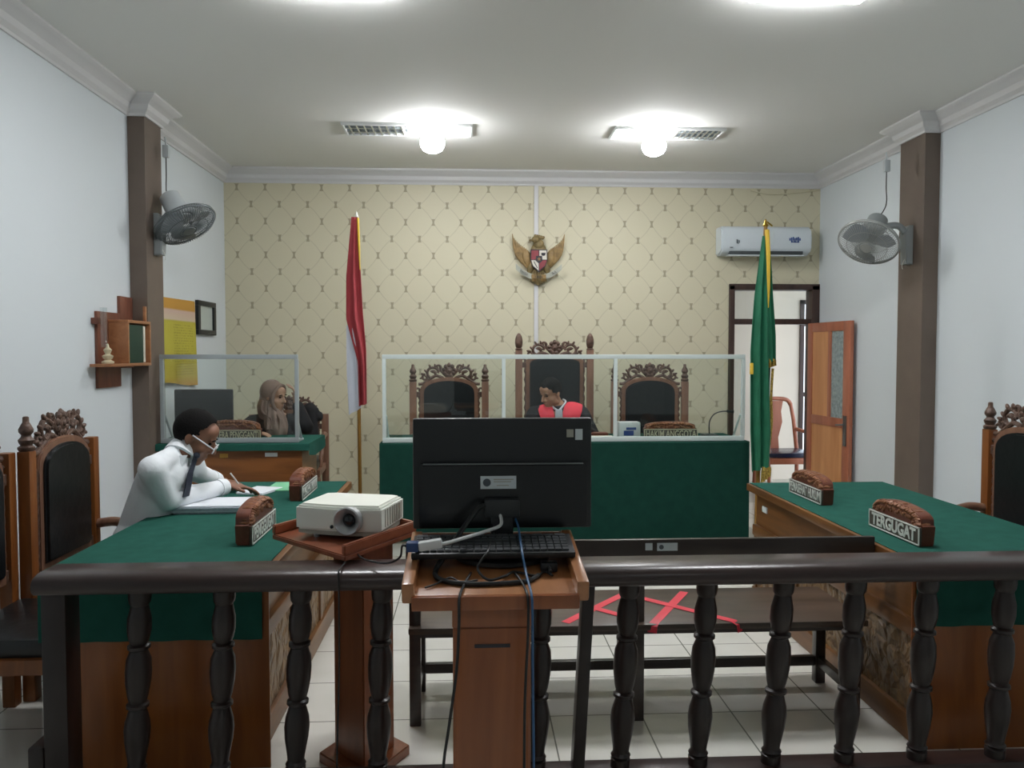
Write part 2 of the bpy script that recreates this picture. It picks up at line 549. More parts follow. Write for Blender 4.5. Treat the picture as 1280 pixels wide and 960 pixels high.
def smooth_path(pts, n=8):
    pts = [V(p) for p in pts]
    P = [pts[0]] + pts + [pts[-1]]
    out = []
    for i in range(1, len(P) - 2):
        a, b, c, d = P[i - 1], P[i], P[i + 1], P[i + 2]
        for k in range(n):
            t = k / n
            out.append(0.5 * ((2 * b) + (c - a) * t + (2 * a - 5 * b + 4 * c - d) * t * t + (3 * b - a - 3 * c + d) * t ** 3))
    out.append(pts[-1])
    return out

def text_mesh(s, size, depth=0.001, bold=0.0, width=None):
    cu = bpy.data.curves.new('lettering', 'FONT')
    cu.body = s
    cu.size = size
    cu.extrude = depth
    cu.offset = bold
    cu.align_x = 'CENTER'
    cu.align_y = 'CENTER'
    cu.resolution_u = 3
    o = bpy.data.objects.new('tmp_text', cu)
    COL.objects.link(o)
    dg = bpy.context.evaluated_depsgraph_get()
    me = bpy.data.meshes.new_from_object(o.evaluated_get(dg))
    bpy.data.objects.remove(o)
    bpy.data.curves.remove(cu)
    if width:
        xs = [v.co.x for v in me.vertices]
        k = width / (max(xs) - min(xs))
        me.transform(Matrix.Diagonal((k, 1, 1, 1)))
    me.transform(Matrix.Rotation(PI / 2, 4, 'X'))     # now in XZ, facing -Y
    return me

def text_part(s, size, loc, mat, parent, name='lettering', depth=0.001, bold=0.0, width=None, rz=0.0):
    me = text_mesh(s, size, depth, bold, width)
    me.materials.clear()
    me.materials.append(mat)
    o = bpy.data.objects.new(name, me)
    COL.objects.link(o)
    o.parent = parent
    o.location = loc
    o.rotation_euler = (0, 0, rz)
    return o

def organic(name, prims, mat, parent=None, voxel=0.008, smooth=6, post=None, o=(0, 0, 0)):
    """one continuous skin over capsules ('c',p0,r0,p1,r1) and ellipsoids ('e',centre,radii,rot)"""
    mb = MB(o)
    for p in prims:
        if p[0] == 'c':
            a, ra, b, rb = V(p[1]), p[2], V(p[3]), p[4]
            mb.tube([a, b], [ra, rb], 18)
            mb.ball(a, ra, n=18)
            mb.ball(b, rb, n=18)
        else:
            mb.ball(p[1], p[2], rot=p[3] if len(p) > 3 else None, n=24)
    ob = mb.build(name, mat, parent)
    md = ob.modifiers.new('r', 'REMESH')
    md.mode = 'VOXEL'
    md.voxel_size = voxel
    ms = ob.modifiers.new('s', 'SMOOTH')
    ms.factor = 0.5
    ms.iterations = smooth
    dg = bpy.context.evaluated_depsgraph_get()
    me = bpy.data.meshes.new_from_object(ob.evaluated_get(dg))
    ob.modifiers.clear()
    old = ob.data
    ob.data = me
    bpy.data.meshes.remove(old)
    if post:
        for v in me.vertices:
            v.co = post(v.co)
    me.materials.clear()
    me.materials.append(mat)
    me.polygons.foreach_set('use_smooth', [True] * len(me.polygons))
    return ob

def frame_rot(f, u):
    """matrix whose columns are right, forward, up"""
    f = V(f).normalized()
    u = V(u)
    r = f.cross(u).normalized()
    u = r.cross(f).normalized()
    return Matrix(((r.x, f.x, u.x, 0), (r.y, f.y, u.y, 0), (r.z, f.z, u.z, 0), (0, 0, 0, 1)))

# ================================================================== THE ROOM
XL, XR, YB, YF, ZC = -2.42, 3.58, 8.0, -2.6, 3.38
T = 0.12
DX0, DX1, DZ = 2.66, 3.56, 2.26          # doorway in the rear wall
struct(MB().box((XL - 2, YF - T, -0.1), (XR + 4, 12, 0)).build('floor', M['tile'], smooth=0))
struct(MB().box((XL - T, YF - T, ZC), (XR + T, YB + T, ZC + 0.1)).build('ceiling', M['ceiling'], smooth=0))
struct(MB().box((XL - T, YF - T, 0), (XL, YB + T, ZC)).build('wall_left', M['wall'], smooth=0))
struct(MB().box((XR, YF - T, 0), (XR + T, YB + T, ZC)).build('wall_right', M['wall'], smooth=0))
struct(MB().box((XL, YF - T, 0), (XR, YF, ZC)).build('wall_front', M['wall'], smooth=0))
wb = MB()
wb.box((XL, YB, 0), (DX0, YB + T, ZC)).box((DX0, YB, DZ), (XR, YB + T, ZC)).box((DX1, YB, 0), (XR, YB + T, DZ))
struct(wb.build('wall_rear', M['paper'], smooth=0))
struct(MB().box((XL, 5.55, 0), (2.28, YB, 0.15), 0.004).build('floor_dais', M['dais'], smooth=0))

# cornice: stepped profile along each wall
def cornice(name, path, left=True):
    """moulding run along a wall path (room on the given side), mitred at every corner"""
    prof = [(0, 0.135), (0.012, 0.135), (0.016, 0.118), (0.04, 0.095), (0.05, 0.062), (0.075, 0.04), (0.10, 0.03), (0.118, 0.014), (0.118, -0.004), (0, -0.004)]
    P = [V((x, y, 0)) for x, y in path]
    nr = []
    for a, b in zip(P[:-1], P[1:]):
        d = (b - a).normalized()
        nr.append(V((-d.y, d.x, 0)) if left else V((d.y, -d.x, 0)))
    t = bmesh.new()
    rings = []
    for i, p in enumerate(P):
        if i == 0: n = nr[0]
        elif i == len(P) - 1: n = nr[-1]
        else:
            n = nr[i - 1] + nr[i]
            n = n / max(.5, n.dot(nr[i]))
        rings.append([t.verts.new(V((p.x, p.y, ZC)) + n * x - V((0, 0, z))) for x, z in prof])
    k = len(prof)
    for r0, r1 in zip(rings[:-1], rings[1:]):
        for i in range(k):
            t.faces.new((r0[i], r0[(i + 1) % k], r1[(i + 1) % k], r1[i]))
    t.faces.new(rings[0]); t.faces.new(rings[-1][::-1])
    bmesh.ops.recalc_face_normals(t, faces=t.faces)
    mb = MB()
    mb._take(t)
    return struct(mb.build(name, M['cornice'], smooth=20))
CY0, CY1 = 5.80, 6.10
RY0, RY1 = 5.92, 6.27
LX, RX = XL + 0.12, XR - 0.12
cornice('trim_1', [(XL, YB), (XR, YB)], left=False)
cornice('trim_2', [(XL, YF), (XL, CY0), (LX, CY0), (LX, CY1), (XL, CY1), (XL, YB)], left=False)
cornice('trim_3', [(XR, YF), (XR, RY0), (RX, RY0), (RX, RY1), (XR, RY1), (XR, YB)], left=True)
struct(MB().box((XL, CY0, 0), (LX, CY1, ZC - 0.13), 0.003).build('column_left', M['column'], smooth=0))
struct(MB().box((RX, RY0, 0), (XR, RY1, ZC - 0.13), 0.003).build('column_right', M['column'], smooth=0))
# white cable conduit on the rear wall, above and below the emblem
struct(MB().box((0.642, YB - 0.022, 0.9), (0.684, YB, ZC - 0.13), 0.004).build('trim_4', M['cornice'], smooth=0))

# ------------------------------------------------------------------ doorway, open leaf, corridor
door = thing('door_1', None, None, (DX0, YB, 0))
door['kind'] = 'structure'
door['label'] = 'dark framed doorway in the rear wall with its orange wooden leaf open'
O = (DX0, YB, 0)
fm = MB(O)
fm.box((DX0 - 0.02, YB - 0.03, 0), (DX0 + 0.035, YB + T + .01, DZ), 0.004)
fm.box((DX1 - 0.06, YB - 0.03, 0), (XR - 0.002, YB + T + .01, DZ), 0.004)
fm.box((DX0 - 0.02, YB - 0.03, DZ - 0.045), (XR - 0.002, YB + T + .01, DZ + 0.015), 0.004)
fm.box((DX0 + .035, YB - 0.02, 1.865), (DX1 - .06, YB + T, 1.92), 0.004)
fm.build('door_frame', M['frame_dark'], door)
MB(O).box((DX0 + .035, YB + 0.05, 1.92), (DX1 - .06, YB + 0.056, DZ - 0.045)).build('transom_pane', M['pane'], door)
# leaf, hinged on the right jamb and standing open along the right wall
HX, HY = 3.470, 7.955
LW = 0.80
lf = bpy.data.objects.new('door_leaf', None)
COL.objects.link(lf)
lf.parent = door
lf.location = (HX - DX0, HY - YB, 0)
lf.rotation_euler = (0, 0, math.atan2(-0.80, 0.055))
lb = MB()           # local x along the leaf from the hinge, y thickness
LH = 1.872
for lo, hi in (((0, -.018, 0.01), (0.09, .018, LH)), ((LW - .12, -.018, 0.01), (LW, .018, LH)), ((0.09, -.018, LH - .09), (LW - .12, .018, LH)),
               ((0.09, -.018, 0.86), (LW - .12, .018, 0.95)), ((0.09, -.018, 0.01), (LW - .12, .018, 0.13)), ((0.40, -.018, .95), (0.45, .018, LH - .09))):
    lb.box(lo, hi, 0.003)
lb.build('stile', M['leaf_frame'], lf)
MB().box((0.09, -.009, 0.13), (LW - .12, .009, 0.86)).box((0.09, -.009, .95), (0.40, .009, LH - .09)).build('leaf_panel', M['leaf'], lf)
MB().box((0.45, -.004, 0.95), (LW - .12, .004, LH - .09)).build('leaf_pane', M['frost'], lf)
hb = MB()
for s in (-1, 1):
    hb.box((LW - .085, s * .018, 0.70), (LW - .04, s * .026, 0.98), 0.004)
    hb.tube(smooth_path([(LW - .062, s * .026, 0.90), (LW - .062, s * .055, 0.90), (LW - .10, s * .060, .895), (LW - .16, s * .058, .89)]), 0.009, 8)
hb.build('door_handle', M['metal'], lf)

struct(MB().box((1.4, YB + T, -0.02), (7.0, 9.6, 0.002)).build('floor_corridor', M['dais'], smooth=0))
struct(MB().box((1.4, YB + T, 2.75), (7.0, 9.75, 2.85)).build('ceiling_corridor', M['corr'], smooth=0))
WX0, WX1, WZ0, WZ1 = 4.06, 6.4, 0.25, 2.22
cw = MB()
cw.box((1.4, 9.6, 0), (WX0, 9.75, 2.75)).box((WX0, 9.6, WZ1), (7, 9.75, 2.75)).box((WX0, 9.6, 0), (7, 9.75, WZ0)).box((WX1, 9.6, WZ0), (7, 9.75, WZ1))
cw.box((1.4, 9.44, 0), (3.68, 9.6, 2.75))
struct(cw.build('wall_corridor', M['corr'], smooth=0))
struct(MB().box((1.3, YB + T, 0), (1.4, 9.75, 2.75)).build('wall_corridor_end', M['corr'], smooth=0))
win = thing('window_1', 'corridor window with dark frame seen through the doorway', None, (WX0, 9.6, WZ0))
win['kind'] = 'structure'
O = (WX0, 9.6, WZ0)
wf = MB(O)
for lo, hi in (((WX0, 9.57, WZ0), (WX0 + .05, 9.68, WZ1)), ((WX1 - .05, 9.57, WZ0), (WX1, 9.68, WZ1)), ((WX0, 9.57, WZ1 - .05), (WX1, 9.68, WZ1)), ((WX0, 9.57, WZ0), (WX1, 9.68, WZ0 + .05)),
               ((WX0, 9.58, 1.90), (WX1, 9.67, 1.97)), ((WX0, 9.58, 1.03), (WX1, 9.67, 1.08)), ((4.75, 9.58, WZ0), (4.80, 9.67, WZ1)), ((5.5, 9.58, WZ0), (5.55, 9.67, WZ1))):
    wf.box(lo, hi, 0.003)
wf.build('window_frame', M['frame_dark'], win)
MB(O).box((WX0 + .05, 9.62, WZ0 + .05), (WX1 - .05, 9.625, WZ1 - .05)).build('window_pane', M['pane'], win)

# ================================================================== JUDGES' END
# ---------- ornate carved chairs
def spiral(c, r0, r1, a0, turns, n=26, y=0.0, flip=1):
    out = []
    for i in range(n + 1):
        t = i / n
        r = r0 + (r1 - r0) * t
        a = a0 + turns * 2 * PI * t
        out.append((c[0] + flip * r * math.cos(a), y, c[1] + r * math.sin(a)))
    return out

def carve_crest(mb, zc, y, w=0.25, h=0.15):
    """pierced floral crest standing on an arch whose top is at zc"""
    # central bloom
    mb.ball((0, y, zc + h * 0.52), (0.042, 0.020, 0.045), n=12)
    for k in range(9):
        a = 2 * PI * k / 9 + 0.17
        mb.ball((0.046 * math.cos(a), y - .006, zc + h * 0.52 + 0.046 * math.sin(a)), (0.020, 0.014, 0.020), n=8)
    mb.ball((0, y - .012, zc + h * 0.52), (0.016, 0.016, 0.016), n=8)
    mb.ball((0, y, zc + h * 0.95), (0.016, 0.012, 0.022), n=8)
    mb.ball((0.028, y, zc + h * 0.88), (0.014, 0.012, 0.016), n=8)
    mb.ball((-0.028, y, zc + h * 0.88), (0.014, 0.012, 0.016), n=8)
    mb.box((-0.035, y - .014, zc - .035), (0.035, y + .014, zc + h * 0.35), 0.006)
    for s in (1, -1):
        mb.tube([(s * x, y, z) for x, z in [(0.03, zc + .01), (0.07, zc + .055), (0.085, zc + .10)]], [0.010, 0.012, 0.008], 8)
        mb.tube(spiral((s * 0.150, zc + 0.035), 0.062, 0.014, PI * 0.95, -1.35, y=y, flip=s), [0.013] * 20 + [0.016] * 7, 8)
        mb.tube(spiral((s * 0.092, zc + 0.085), 0.030, 0.008, -PI * 0.1, 1.2, n=18, y=y, flip=s), 0.010, 8)
        mb.tube(smooth_path([(s * .05, y, zc - .005), (s * .12, y, zc + .015), (s * .18, y, zc - .02), (s * .235, y, zc - .055), (s * .275, y, zc - .06)]), 0.014, 8)
        mb.tube(spiral((s * 0.212, zc + 0.000), 0.030, 0.008, PI * 0.5, -1.1, n=18, y=y, flip=s), 0.011, 8)
        for (px, pz, rr, tl) in ((0.205, 0.055, 0.024, 0.7), (0.232, 0.03, 0.022, 0.2), (0.17, 0.10, 0.022, 1.0), (0.125, 0.105, 0.020, 1.4), (0.245, -0.005, 0.020, -0.3), (0.10, 0.045, 0.016, 0.5)):
            mb.ball((s * px, y - .004, zc + pz), (rr, 0.012, rr * 0.5), rot=Matrix.Rotation(-s * tl, 4, 'Y'), n=8)

def arch_outline(hw, z0, zs, zt, n=14):
    pts = [(-hw, z0), (hw, z0), (hw, zs)]
    for i in range(1, n):
        a = PI * i / n
        pts.append((hw * math.cos(a), zs + (zt - zs) * math.sin(a) ** 0.8))
    pts.append((-hw, zs))
    return pts

FINIAL = [(0.030, 0), (0.036, 0.008), (0.036, 0.018), (0.024, 0.026), (0.031, 0.038), (0.034, 0.05), (0.022, 0.064), (0.020, 0.072), (0.030, 0.085), (0.031, 0.098), (0.021, 0.118), (0.014, 0.13), (0.013, 0.152), (0.008, 0.156)]
FINIAL2 = [(0.030, 0), (0.036, 0.006), (0.022, 0.016), (0.030, 0.03), (0.035, 0.06), (0.034, 0.09), (0.026, 0.122), (0.012, 0.145), (0.002, 0.15)]

def ornate_chair(label, loc, rz, tall=0.0, group=None, finials=(True, True), post_mat=None, sx=1.0, arms=(-1, 1)):
    """front of the chair looks along local -Y"""
    t = thing('carved_armchair', label, 'chair', loc, rz, group)
    t.scale = (sx, 1, 1)
    hp = 1.165 + tall
    pm = post_mat or M['chair']
    px, py = 0.322, 0.25
    for s, fin in ((-1, finials[0]), (1, finials[1])):
        b = MB().box((s * px - .031, py - .028, 0.0), (s * px + .031, py + .028, hp), 0.006)
        p = b.build('post', pm, t)
        if fin:
            f = MB().lathe(FINIAL if tall <= 0 else FINIAL2, (s * px, py, hp), 16).build('finial', M['crest'], p)
    # inner frame, leather panel
    zs, zt = (1.07 + tall, 1.185 + tall) if tall <= 0 else (1.07 + tall - .02, 1.105 + tall)
    MB().prism(arch_outline(0.262, 0.56, zs, zt + .02), py - .022, py + .022, 0.006).build('back_frame', M['chair'], t)
    lb = MB()
    lb.prism(arch_outline(0.225, 0.60, zs - .01, zt - .012), py - .042, py + .030, 0.012)
    lb.build('backrest', M['leather'], t)
    for s in (-1, 1):          # wavy carved edging and the brackets that join frame and posts
        eb = MB()
        eb.tube([(s * (0.262 + 0.006 * math.sin(i * 1.9)), py - .008, 0.575 + (zs - 0.575) * i / 30) for i in range(31)], 0.012, 6)
        eb.box((s * 0.25 if s > 0 else -0.30, py - .016, zs - .045), (0.30 if s > 0 else s * 0.25, py + .016, zs + .005), 0.005)
        eb.tube(spiral((s * 0.278, zs + 0.018), 0.028, 0.010, -PI / 2, 0.9, n=14, y=py, flip=s), 0.010, 6)
        eb.box((s * 0.25 if s > 0 else -0.30, py - .016, 0.57), (0.30 if s > 0 else s * 0.25, py + .016, 0.62), 0.005)
        eb.build('bracket', M['crest'], t)
    cb = MB()
    carve_crest(cb, zt + .018, py, h=0.118)
    cb.build('crest', M['crest'], t)
    # seat
    sb = MB()
    sb.box((-0.33, -0.27, 0.36), (0.33, 0.235, 0.42), 0.006)
    sb.build('seat_frame', M['chair_or'] if post_mat else M['chair'], t)
    MB().box((-0.31, -0.275, 0.415), (0.31, 0.20, 0.495), 0.03).build('seat', M['leather'], t)
    ab = MB()
    n = 24
    top = [(-0.30 + 0.60 * i / n, 0.365) for i in range(n + 1)]
    bot = [(0.30 - 0.60 * i / n, 0.27 + 0.05 * abs(math.cos(3 * PI * i / n)) - .02 * math.sin(PI * i / n)) for i in range(n + 1)]
    ab.prism(top + bot, -0.262, -0.236)
    for k in range(9):
        ab.ball((-0.24 + .06 * k, -0.264, 0.325 + .012 * (k % 2)), (0.026, 0.008, 0.018), n=8)
    ab.build('apron', M['crest'], t)
    for s in (-1, 1):
        MB().tube([(s * .295, -.235, .37), (s * .31, -.262, .29), (s * .305, -.262, .18), (s * .285, -.245, .07), (s * .30, -.27, .02), (s * .30, -.275, .0)], [.034, .036, .028, .020, .026, .028], 12).build('leg', M['chair'], t)
        if s not in arms:
            continue
        arm = MB()
        arm.tube(smooth_path([(s * px, py - .02, 0.675), (s * px, 0.14, 0.685), (s * px, 0.06, 0.668), (s * px, -.02, 0.658), (s * px, -.075, 0.662), (s * px, -.10, 0.645), (s * px, -.085, 0.63)], 6), 0.025, 10)
        a = arm.build('armrest', M['chair'], t)
        MB().tube(smooth_path([(s * px, -.05, 0.655), (s * px, -.03, 0.58), (s * (px - .005), -.07, 0.50), (s * (px - .012), -.085, 0.40)], 5), 0.020, 10).build('arm_support', M['chair'], t)
    return t

ZD = 0.15
JG = 'carved judge chairs behind the long bench'
ornate_chair('lower carved judge chair left of the seated judge, back partly behind the black monitor', (-0.19, 6.86, ZD), 0.0, group=JG)
ornate_chair('tall high-backed carved chair in which the judge in red sits', (0.757, 6.86, ZD), 0.0, tall=0.285, group=JG)
ornate_chair('empty carved judge chair behind the HAKIM ANGGOTA name block', (1.625, 6.86, ZD), 0.0, group=JG)
ornate_chair('low-backed carved armchair behind the woman in the headscarf', (-1.635, 7.06, ZD), math.radians(4), tall=-0.30, finials=(False, False))

# ---------- bench (plain table under a floor length cloth)
jb = thing('judges_bench', 'long judges\' bench on the dais, covered by dark green cloth', 'bench desk', (0.72, 6.2, ZD))
O = (0.72, 6.2, ZD)
b = MB(O).box((-0.66, 5.90, 0.86), (2.10, 6.50, 0.895), 0.004).build('tabletop', M['table'], jb)
MB(O).box((-0.64, 5.92, 0.17), (2.08, 5.945, 0.86)).build('front_panel', M['tablex'], jb)
for x in (-0.64, 2.05):
    MB(O).box((x, 5.945, ZD), (x + .03, 6.48, 0.86)).build('side_panel', M['tablex'], jb)
def drape_y(x0, x1, y_far, y_near, ztop, zbot, amp=0.004, waves=9, side=0.0):
    """cloth over a top, hanging down at its near edge (fn for MB.grid)"""
    Lt = y_far - y_near
    Ld = ztop - zbot
    r = 0.012
    def fn(u, v):
        x = x0 + (x1 - x0) * u
        s = v * (Lt + Ld)
        if s < Lt - r:
            return V((x, y_far - s, ztop))
        if s < Lt + r:
            a = (s - Lt + r) / (2 * r) * PI / 2
            return V((x, y_near + r - math.sin(a) * r, ztop - r + math.cos(a) * r))
        d = (s - Lt) / Ld
        w = amp * d * (math.sin(u * waves * 2 * PI) + 0.5 * math.sin(u * waves * 3.7 + 1))
        return V((x, y_near - abs(amp) * d * 1.5 + w, ztop - (s - Lt)))
    return fn
cb = MB((0.72, 5.9, 0.9))
cb.grid(drape_y(-0.675, 2.115, 6.52, 5.885, 0.902, 0.17, 0.006, 7), 80, 60, 0.003)
for x in (-0.675, 2.115):
    cb.grid(lambda u, v, x=x: V((x + 0.004 * math.sin(u * 9) * v, 5.885 + 0.635 * u, 0.902 - 0.72 * v)), 16, 16, 0.003)
tag(cb.build('green_cloth', M['cloth_d']), 'dark green cloth draped to the floor over the judges\' bench', 'tablecloth', 'green table cloths')

# ---------- glass screen on the bench
def glass_screen(label, x0, x1, y, z0, z1, divs, mat, brace_x):
    c = ((x0 + x1) / 2, y, z0)
    t = thing('glass_screen', label, 'screen', c, 0, 'glass screens on the desks')
    f = MB(c)
    w = 0.024
    f.box((x0, y - .015, z1 - w * 1.4), (x1, y + .015, z1), 0.003)
    f.box((x0, y - .015, z0), (x1, y + .015, z0 + w * 1.5), 0.003)
    for x in [x0] + divs + [x1 - w]:
        f.box((x, y - .014, z0 + w * 1.5), (x + w * 1.15, y + .014, z1 - w * 1.4), 0.003)
    f.build('screen_frame', mat, t)
    xs = [x0] + divs + [x1 - w]
    for a, b2 in zip(xs[:-1], xs[1:]):
        MB(c).box((a + w * 1.15, y - .0025, z0 + w * 1.5), (b2, y + .0025, z1 - w * 1.4)).build('pane', M['glass'], t)
    for x in brace_x:
        g = MB(c)
        g.tube([(x, y + .01, z0 + 0.20), (x, y + .17, z0 + 0.012)], 0.009, 6)
        g.box((x - .012, y, z0), (x + .012, y + .19, z0 + .014), 0.002)
        g.build('brace', mat, t)
    return t
glass_screen('white framed three-pane glass screen standing along the judges\' bench', -0.655, 2.085, 5.93, 0.9045, 1.562, [0.235, 1.08], M['alu'], [-0.63, 2.06])

# ---------- carved name blocks
def name_block(label, text, loc, rz, L=0.41, H=0.15, lm='letter', tsize=0.052, dark=False):
    t = thing('name_block', label, 'name sign', loc, rz, 'carved name blocks on the tables')
    n = 20
    out = [(-L / 2 + .015, 0), (L / 2 - .015, 0), (L / 2 - .005, 0.085)]
    for i in range(n + 1):
        a = PI * i / n
        out.append(((L / 2 - .015) * math.cos(a), 0.09 + (H - 0.09) * math.sin(a) ** 0.55))
    out.append((-L / 2 + .005, 0.085))
    MB().prism(out, -0.030, 0.035, 0.006).build('block', M['sign_side'], t)
    cv = MB()
    rnd = random.Random(len(label))
    for i in range(24):                 # carved leaves along the arched top
        a = PI * (i + 0.5) / 24
        cx = (L / 2 - .03) * math.cos(a)
        cz = 0.082 + (H - 0.092) * math.sin(a) ** 0.55
        cv.ball((cx, -0.003, cz - .002), (0.020, 0.040, 0.013), rot=Matrix.Rotation(rnd.uniform(-1, 1), 4, 'Y'), n=8)
        if 2 < i < 21:
            cv.ball((cx * 0.96, -0.028, cz - .018 - rnd.random() * .02), (0.018, 0.010, 0.009), rot=Matrix.Rotation(rnd.uniform(-1.2, 1.2), 4, 'Y'), n=8)
    cv.build('carving', M['sign'], t)
    pl = MB().box((-L / 2, -0.040, 0.004), (L / 2, -0.030, 0.082), 0.002).build('plate', M['plate'], t)
    bd = MB()
    for lo, hi in (((-L / 2, -.043, .004), (L / 2, -.039, .010)), ((-L / 2, -.043, .076), (L / 2, -.039, .082)), ((-L / 2, -.043, .004), (-L / 2 + .007, -.039, .082)), ((L / 2 - .007, -.043, .004), (L / 2, -.039, .082))):
        bd.box(lo, hi, 0.001)
    bd.build('plate_border', M[lm], pl)
    text_part(text, 0.074, (0, -0.0415, 0.042), M[lm], pl, depth=0.0012, bold=0.0022 if len(text) < 11 else 0.0006, width=L * (0.87 if len(text) < 11 else 0.93))
    return t
name_block('carved name block reading HAKIM ANGGOTA behind the glass', 'HAKIM ANGGOTA', (1.545, 6.06, 0.905), 0.0, L=0.42, H=0.135, lm='goldl')
name_block('carved name block reading PANITERA PENGGANTI on the clerk\'s desk', 'PANITERA PENGGANTI', (-1.80, 6.10, 0.91), 0.0, L=0.43, H=0.155, lm='goldl')

# ---------- microphone, papers and box on the bench
mc = thing('gooseneck_microphone', 'black gooseneck microphone at the right end of the judges\' bench', 'microphone', (1.885, 6.15, 0.904))
MB().box((-.06, -.05, 0), (.06, .06, .03), 0.01).build('microphone_base', M['grey_pl'], mc)
MB().tube(smooth_path([(0, 0, .03), (0, 0, .12), (.03, -.005, .18), (.08, -.01, .205), (.135, -.01, .21)]), 0.005, 8).build('gooseneck', M['cable'], mc)
MB().tube([(.135, -.01, .21), (.19, -.01, .205)], [.011, .013], 10).build('microphone_head', M['black'], mc)
pb = thing('tissue_box', 'white box with blue print behind the glass, left of HAKIM ANGGOTA', 'box', (1.27, 6.30, 0.904))
MB().box((-.085, -.06, 0), (.085, .06, .115), 0.006).build('carton', M['white_pl'], pb)
MB().box((-.05, -.0615, .01), (.03, -.060, .05)).box((-.03, -.0615, .055), (.05, -.060, .075)).build('print', M['blueink'], pb)
MB((1.0, 6.12, .904)).box((0.90, 6.04, .904), (1.12, 6.22, .918), 0.002).build('paper_sheaf', M['page'])
tag(bpy.data.objects['paper_sheaf'], 'thin sheaf of papers lying in front of the seated judge', 'papers')
m2 = thing('desk_microphone', 'dark curved desk microphone beside the judge\'s right-hand papers', 'microphone', (1.03, 6.36, 0.904))
MB().box((-.08, -.05, 0), (.08, .05, .025), 0.008).build('microphone_base', M['sign_side'], m2)
MB().tube(smooth_path([(-.05, 0, .02), (-.06, 0, .08), (-.09, -.01, .12), (-.13, -.02, .10)]), 0.006, 8).build('gooseneck', M['cable'], m2)

# ---------- national emblem relief on the rear wall
em = thing('emblem_relief', 'gilded eagle emblem with red and white shield, high on the patterned wall', 'wall emblem', (0.684, 7.975, 2.50))
eb = MB()
eb.ball((0, -.02, .06), (.085, .035, .13)).ball((0, -.03, .155), (.055, .035, .055)).ball((-.03, -.045, .20), (.042, .03, .036)).ball((-.075, -.045, .195), (.026, .014, .012), rot=Matrix.Rotation(-.3, 4, 'Y'))
for k in range(5):
    eb.ball((-.03 + .018 * k, -.04, .235 - .004 * k), (.016, .014, .022), rot=Matrix.Rotation(.3 * k - .4, 4, 'Y'), n=8)
eb.ball((-.075, -.02, -.07), (.035, .025, .07), rot=Matrix.Rotation(.35, 4, 'Y')).ball((.075, -.02, -.07), (.035, .025, .07), rot=Matrix.Rotation(-.35, 4, 'Y'))
eb.build('eagle_body', M['goldd'], em)
for s in (-1, 1):
    wbm = MB()
    for k in range(10):                 # long flight feathers, outermost reaches the wing tip
        q = k / 9
        root = V((s * (.085 + .02 * q), -.012 - .010 * q, -.095 + .15 * q))
        tip = V((s * (.262 - .150 * q), -.008 - .012 * q, .262 - .155 * q ** .6 if q < .99 else .10))
        mid = (root + tip) / 2 + V((s * .050 * (1 - q), 0, -.028 * (1 - q)))
        wbm.tube(smooth_path([root, mid, tip], 5), [.011, .013, .0135, .0135, .0135, .013, .012, .010, .008, .006, .003], 8)
    wbm.ball((s * .115, -.024, .02), (.045, .018, .085), rot=Matrix.Rotation(s * .25, 4, 'Y'))
    wbm.build('wing', M['gold'], em)
tb = MB()
for k in range(-3, 4):
    tb.tube([(k * .012, -.012, -.06), (k * .024, -.014, -.25 + abs(k) * .012)], [.014, .018], 8)
tb.build('tail', M['goldd'], em)
sh = [(-.075, .09), (.075, .09), (.078, .0), (.06, -.06), (0, -.115), (-.06, -.06), (-.078, 0)]
shd = MB().prism([(x * 1.1, z * 1.1) for x, z in sh], -.075, -.05, .003).build('shield', M['eblack'], em)
MB().prism([(-.075, .09), (-.004, .09), (-.004, .0), (-.078, 0)], -.080, -.074).prism([(.004, -.008), (.077, -.008), (.06, -.06), (.004, -.11)], -.080, -.074).build('red_quarter', M['ered'], shd)
MB().prism([(.004, .09), (.075, .09), (.078, 0), (.004, .0)], -.080, -.074).prism([(-.077, -.008), (-.004, -.008), (-.004, -.11), (-.06, -.06)], -.080, -.074).build('white_quarter', M['ewhite'], shd)
sb2 = MB().prism([(-.03, .035), (.03, .035), (.034, -.012), (0, -.042), (-.034, -.012)], -.085, -.079)
sb2.ball((.043, -.08, .05), (.022, .006, .014), n=10).box((.022, -.083, .058), (.066, -.079, .066)).tube([(-.05, -.08, -.02), (-.03, -.08, -.06), (-.015, -.08, -.085)], .004, 6)
sb2.build('shield_charge', M['eblack'], shd)
st = MB()
pts5 = []
for k in range(10):
    r = .022 if k % 2 == 0 else .009
    pts5.append((r * math.sin(k * PI / 5), .003 + r * math.cos(k * PI / 5)))
st.prism(pts5, -.089, -.085).build('star', M['gold'], shd)
rb = MB()
def ribfn(u, v):
    x = (u - .5) * .46
    z = -.175 + 2.0 * x * x + (v - .5) * .055
    return V((x, -.045 - .02 * math.cos(u * PI * 2), z))
rb.grid(ribfn, 24, 3, 0.006)
rbo = rb.build('ribbon', M['ribbon'], em)
for wd, x_, sz in (('BHINNEKA', -.150, .034), ('TUNGGAL', 0.0, .034), ('IKA', .150, .036)):
    lt = text_part(wd, sz, (x_, -.0745 + .012 * (abs(x_) > .1) - .016 * (abs(x_) > .1), -.175 + 2.0 * x_ * x_), M['eblack'], rbo, width=(.085 if wd != 'IKA' else .045))
    lt.rotation_euler = (0, -math.atan(4.0 * x_), 0)
for s in (-1, 1):
    tl = MB()
    for k in (-1, 0, 1):
        tl.tube([(s * .05 + k * .014, -.05, -.15), (s * .045 + k * .016, -.068, -.19), (s * .045 + k * .014, -.06, -.215)], [.010, .011, .005], 8)
    tl.build('talon', M['gold'], em)

